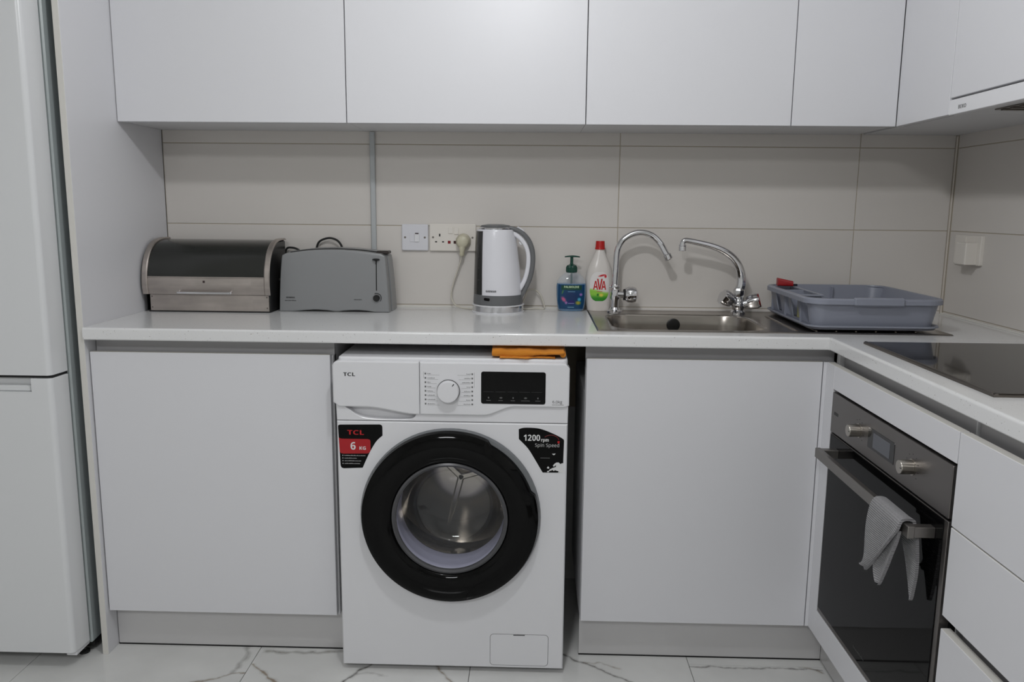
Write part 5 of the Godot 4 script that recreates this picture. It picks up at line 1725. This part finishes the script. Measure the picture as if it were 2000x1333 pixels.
	for k in 9:
		var s := k / 8.0
		var r := PackedVector3Array()
		for q in rrect(-0.0120 * (1.0 - 0.35 * s), -0.009, 0.0120 * (1.0 - 0.35 * s), 0.009, 0.005, 3):
			r.append(pp + Vector3(0.0 + 0.042 * s, 0.0123 - 0.0042 * s + q.x, q.y + 0.012 * s))
		hr.append(r)
	part("handle", S().loft(hr), mat("peeler_red", Color(0.60, 0.07, 0.10), 0.35), t, 40.0)
	part("blade", S().box(pp + Vector3(0.041, 0.001, 0.006), pp + Vector3(0.056, 0.0075, 0.017), 0.001), mat("blade_dark", Color(0.20, 0.21, 0.25), 0.3, 0.6), t)
	settle(t, pp)
	t = thing("sponge_packet", "pale yellow packet standing in the cutlery box of the dish rack", "packet")
	part("packet", S().box(Vector3(1.918, yb + 0.0035, 0.262), Vector3(1.936, yb + 0.058, 0.300), 0.003), mat("packet_yellow", Color(0.70, 0.69, 0.50), 0.5), t)
	box_part("packet_print", Vector3(1.9176, yb + 0.040, 0.268), Vector3(1.9182, yb + 0.050, 0.294), 0.0001, mat("packet_print", Color(0.35, 0.36, 0.20), 0.5), t)
	settle(t, Vector3(1.927, yb, 0.281))


# ---------------------------------------------------------------- sockets

func build_sockets() -> void:
	var screw := func(p: Vector3, parent: Node, b := Basis(Vector3.RIGHT, PI / 2)) -> void:
		part("screw", S().lathe([[0.0, -0.001], [0.0034, -0.001], [0.0034, 0.0004], [0.0, 0.0008]], Transform3D(b, p), 14), M.steel_dark, parent)
	var t := thing("fused_switch", "square white fused switch plate left of the double socket", "switch")
	var pl := part("plate", S().extrude(rrect(0.7510, 1.1020, 0.8345, 1.1842, 0.004, 4), 0.0002, 0.0100, 0.002), M.socket_white, t, 40.0)
	part("rocker", S().extrude(rrect(0.7915, 1.1290, 0.8070, 1.1560, 0.001, 2), 0.009, 0.0135, 0.001), mat("rocker_white", Color(0.88, 0.88, 0.89), 0.2), pl)
	box_part("rocker_mark", Vector3(0.7935, 1.1535, 0.0125), Vector3(0.8050, 1.1570, 0.0141), 0.0005, mat("mark_dark", Color(0.14, 0.04, 0.07), 0.3), pl)
	part("fuse_holder", S().extrude(rrect(0.7770, 1.1290, 0.7905, 1.1560, 0.001, 2), 0.009, 0.0112, 0.0006), M.socket_white, pl)
	screw.call(Vector3(0.7615, 1.1430, 0.0100), pl)
	screw.call(Vector3(0.8240, 1.1430, 0.0100), pl)
	settle(t, Vector3(0.793, 1.143, 0.0))

	t = thing("wall_socket", "cream double wall socket with switches and red neons behind the kettle", "socket", Vector3.ZERO, "wall sockets")
	pl = part("plate", S().extrude(rrect(0.8390, 1.1015, 0.9850, 1.1865, 0.004, 4), 0.0002, 0.0105, 0.002), M.socket_cream, t, 40.0)
	for k in 2:
		var ox: float = 0.0735 * k
		if k == 0:
			for h in [[0.8710, 1.1510, 0.0022, 0.0042], [0.8595, 1.1300, 0.0032, 0.0020], [0.8815, 1.1300, 0.0032, 0.0020]]:
				part("pin_hole", S().extrude(rrect(h[0] - h[2], h[1] - h[3], h[0] + h[2], h[1] + h[3], 0.0004, 1), 0.0095, 0.0107), M.print_black, pl)
		part("rocker", S().extrude(rrect(0.8985 + 0.018 * k, 1.1560 - 0.002 * k, 0.9125 + 0.018 * k, 1.1760 - 0.002 * k, 0.001, 2), 0.0095, 0.0135 + 0.001 * k, 0.001), mat("rocker_cream", Color(0.88, 0.86, 0.83), 0.2), pl)
		part("neon", S().extrude(rrect(0.8965 + 0.0185 * k, 1.1245, 0.9055 + 0.0185 * k, 1.1335, 0.0006, 1), 0.0095, 0.0112, 0.0004), mat("neon_red_%d" % k, [Color(0.50, 0.05, 0.10), Color(0.20, 0.03, 0.04)][k], 0.2), pl)
	screw.call(Vector3(0.8500, 1.1440, 0.0105), pl)
	screw.call(Vector3(0.9745, 1.1440, 0.0105), pl)
	settle(t, Vector3(0.912, 1.144, 0.0))

	var f := Transform3D(FACE_NX, Vector3(XR, 0, 0))
	t = thing("wall_socket", "white double wall socket on the right wall with a cube adapter in it", "socket", Vector3.ZERO, "wall sockets")
	pl = part("plate", S().extrude(rrect(0.062, 1.0850, 0.208, 1.1705, 0.004, 4), 0.0002, 0.0105, 0.002, f), M.socket_cream, t, 40.0)
	for h in [[0.090, 1.1370, 0.0020, 0.0042], [0.0800, 1.1130, 0.0028, 0.0022], [0.1010, 1.1130, 0.0028, 0.0022]]:
		part("pin_hole", S().extrude(rrect(h[0] - h[2], h[1] - h[3], h[0] + h[2], h[1] + h[3], 0.0004, 1), 0.0095, 0.0107, 0.0, f), M.print_black, pl)
	part("rocker", S().extrude(rrect(0.116, 1.1480, 0.128, 1.1640, 0.001, 2), 0.0095, 0.0130, 0.001, f), mat("rocker_cream", Color(0.88, 0.86, 0.83), 0.2), pl)
	settle(t, Vector3(XR, 1.128, 0.135))
	t = thing("plug_adapter", "cream cube plug adapter in the right wall socket", "adapter")
	part("housing", S().extrude(rrect(0.133, 1.0865, 0.192, 1.1500, 0.003, 3), 0.0107, 0.044, 0.003, f), M.socket_cream, t, 40.0)
	settle(t, Vector3(XR - 0.027, 1.0865, 0.162))


# ---------------------------------------------------------------- cloths

func build_cloths() -> void:
	var noise := FastNoiseLite.new()
	noise.seed = 21
	noise.frequency = 6.0
	var t := thing("cleaning_cloth", "folded orange cleaning cloth on top of the washing machine", "cloth")
	var st := S()
	var y := 0.8585
	for layer in [[1.084, 1.225, 0.40, 0.5460, 0.0, 0.0050], [1.064, 1.247, 0.40, 0.5410, 0.0042, 0.0150], [1.074, 1.240, 0.41, 0.4950, 0.0180, 0.0080]]:
		var rings := []
		for k in 25:
			var s := k / 24.0
			var x := lerpf(layer[0], layer[1], s)
			var zf: float = layer[3] + 0.013 * noise.get_noise_2d(x * 2.0, layer[4] * 400.0)
			var th: float = layer[5] * (0.8 + 0.5 * noise.get_noise_2d(x * 3.0, 7.0 + layer[4] * 300.0) + 0.4)
			th = minf(th, layer[5] * 1.25)
			var sag: float = 0.0042 * sin(s * 5.2 + 0.2) if layer[4] > 0.001 and layer[4] < 0.01 else 0.0
			var r := PackedVector3Array()
			for q in 20:
				var a := TAU * q / 20
				var cz := lerpf(layer[2], zf, 0.5)
				var hz := (zf - float(layer[2])) / 2.0
				var yy: float = y + layer[4] + th / 2.0 + th / 2.0 * signf(sin(a)) * pow(absf(sin(a)), 0.6)
				r.append(Vector3(x + 0.004 * noise.get_noise_2d(cz + cos(a) * 0.2, 30.0), maxf(yy - sag * (0.4 - 0.6 * signf(sin(a))) + 0.0012 * noise.get_noise_2d(x * 5.0, a), 0.8581), cz + hz * signf(cos(a)) * pow(absf(cos(a)), 0.35)))
			rings.append(r)
		st.loft(rings)
	st.tube(spline([Vector3(1.244, y + 0.0125, 0.42), Vector3(1.247, y + 0.0115, 0.48), Vector3(1.246, y + 0.0105, 0.535)], 4), 0.0075, 12)
	part("folded_cloth", st, M.orange_cloth, t, 60.0)
	settle(t, Vector3(1.16, y, 0.47))

	t = thing("hand_towel", "grey ribbed cloth draped over the oven door handle", "towel")
	st = S()
	# rows: (z left, y left, z right, y right, x)
	var leaves := [
		[[0.978, 0.6350, 1.090, 0.6350, 1.8965], [0.976, 0.6560, 1.092, 0.6560, 1.8955], [0.974, 0.6620, 1.092, 0.6620, 1.8900], [0.971, 0.6635, 1.093, 0.6635, 1.8800], [0.968, 0.6600, 1.094, 0.6610, 1.8715], [0.965, 0.6480, 1.095, 0.6540, 1.8665],
			[0.962, 0.6250, 1.094, 0.6420, 1.8640], [0.961, 0.6000, 1.080, 0.6230, 1.8630], [0.962, 0.5750, 1.060, 0.5990, 1.8630], [0.963, 0.5500, 1.036, 0.5720, 1.8635], [0.960, 0.5300, 1.012, 0.5450, 1.8645], [0.952, 0.5140, 0.992, 0.5230, 1.8650], [0.940, 0.5060, 0.974, 0.5060, 1.8655]],
		[[1.030, 0.6300, 1.090, 0.6380, 1.8705], [1.018, 0.6000, 1.084, 0.6120, 1.8705], [1.008, 0.5700, 1.072, 0.5840, 1.8705], [1.000, 0.5450, 1.060, 0.5550, 1.8700], [1.000, 0.5250, 1.048, 0.5300, 1.8695], [1.008, 0.5080, 1.038, 0.5100, 1.8690], [1.016, 0.5000, 1.030, 0.5000, 1.8690]],
		[[1.000, 0.6480, 1.091, 0.6480, 1.9010], [1.020, 0.6150, 1.094, 0.6150, 1.9035], [1.038, 0.5800, 1.096, 0.5800, 1.9060], [1.052, 0.5500, 1.094, 0.5500, 1.9070], [1.064, 0.5250, 1.090, 0.5250, 1.9070], [1.072, 0.5050, 1.086, 0.5050, 1.9070], [1.077, 0.4950, 1.082, 0.4950, 1.9070]],
	]
	for li in leaves.size():
		var rows: Array = leaves[li]
		var rings := []
		var pts := []
		var count := rows.size()
		for ri in (count - 1) * 4 + 1:
			var f := ri / 4.0
			var i0 := int(floor(f))
			var i1 := mini(i0 + 1, count - 1)
			var k := f - i0
			var row := []
			for e in 5:
				var m0: float = rows[maxi(i0 - 1, 0)][e]
				var m3: float = rows[mini(i1 + 1, count - 1)][e]
				row.append(cubic_interpolate(rows[i0][e], rows[i1][e], m0, m3, k))
			var hang := smoothstep(0.655, 0.56, row[1])
			var ring := PackedVector3Array()
			var back := PackedVector3Array()
			var m := 16
			for j in m + 1:
				var u := j / float(m)
				var z: float = lerpf(row[0], row[2], u)
				var yy: float = lerpf(row[1], row[3], u)
				var fold := 0.0030 * sin(u * 5.5 + li * 1.7 + 0.4) * hang
				var roll := 0.004 * hang * smoothstep(0.80, 1.0, u) if li == 0 else 0.0
				var dir := -1.0
				var x: float = row[4] + (fold + roll) * dir * (1.0 if li < 2 else 0.6)
				var thick := 0.0019 + 0.0012 * smoothstep(0.85, 1.0, u)
				# offset along the drape: mostly x, upwards where it crosses the bar
				var nrm := Vector3(-1, 0, 0)
				if li == 0 and ri < 20:
					var ang := lerpf(0.0, PI, clampf((ri - 4) / 14.0, 0.0, 1.0))
					nrm = Vector3(cos(ang), sin(ang), 0)
				ring.append(Vector3(x, yy, z) + nrm * thick)
				back.append(Vector3(x, yy, z) - nrm * thick)
			back.reverse()
			ring.append_array(back)
			rings.append(ring)
		st.loft(rings)
	part("towel_cloth", st, M.grey_towel, t, 60.0)
	settle(t, Vector3(1.88, 0.66, 1.03))


# ---------------------------------------------------------------- the scene

func _ready() -> void:
	var cam := Camera3D.new()
	cam.name = "camera"
	cam.transform = Transform3D(Basis(Vector3.UP, 0.0261) * Basis(Vector3.RIGHT, -0.164) * Basis(Vector3.BACK, 0.0094), Vector3(1.1684, 1.2386, 2.5622))
	cam.fov = rad_to_deg(2.0 * atan(666.5 / 1575.7164))
	cam.near = 0.05
	cam.far = 50.0
	add_child(cam)
	cam.current = true
	var we := WorldEnvironment.new()
	we.name = "surroundings"
	var env := Environment.new()
	env.background_mode = Environment.BG_COLOR
	env.background_color = Color(0.02, 0.02, 0.02)
	env.tonemap_mode = Environment.TONE_MAPPER_LINEAR
	env.tonemap_exposure = 1.0
	env.sdfgi_enabled = true
	env.ssao_enabled = true
	env.ssil_enabled = true
	we.environment = env
	add_child(we)
	make_materials()
	build_lamps()
	build_room()
	build_units()
	build_fridge()
	build_washer()
	build_oven()
	build_sink()
	build_breadbin()
	build_toaster()
	build_kettle()
	build_bottles()
	build_rack()
	build_sockets()
	build_cloths()
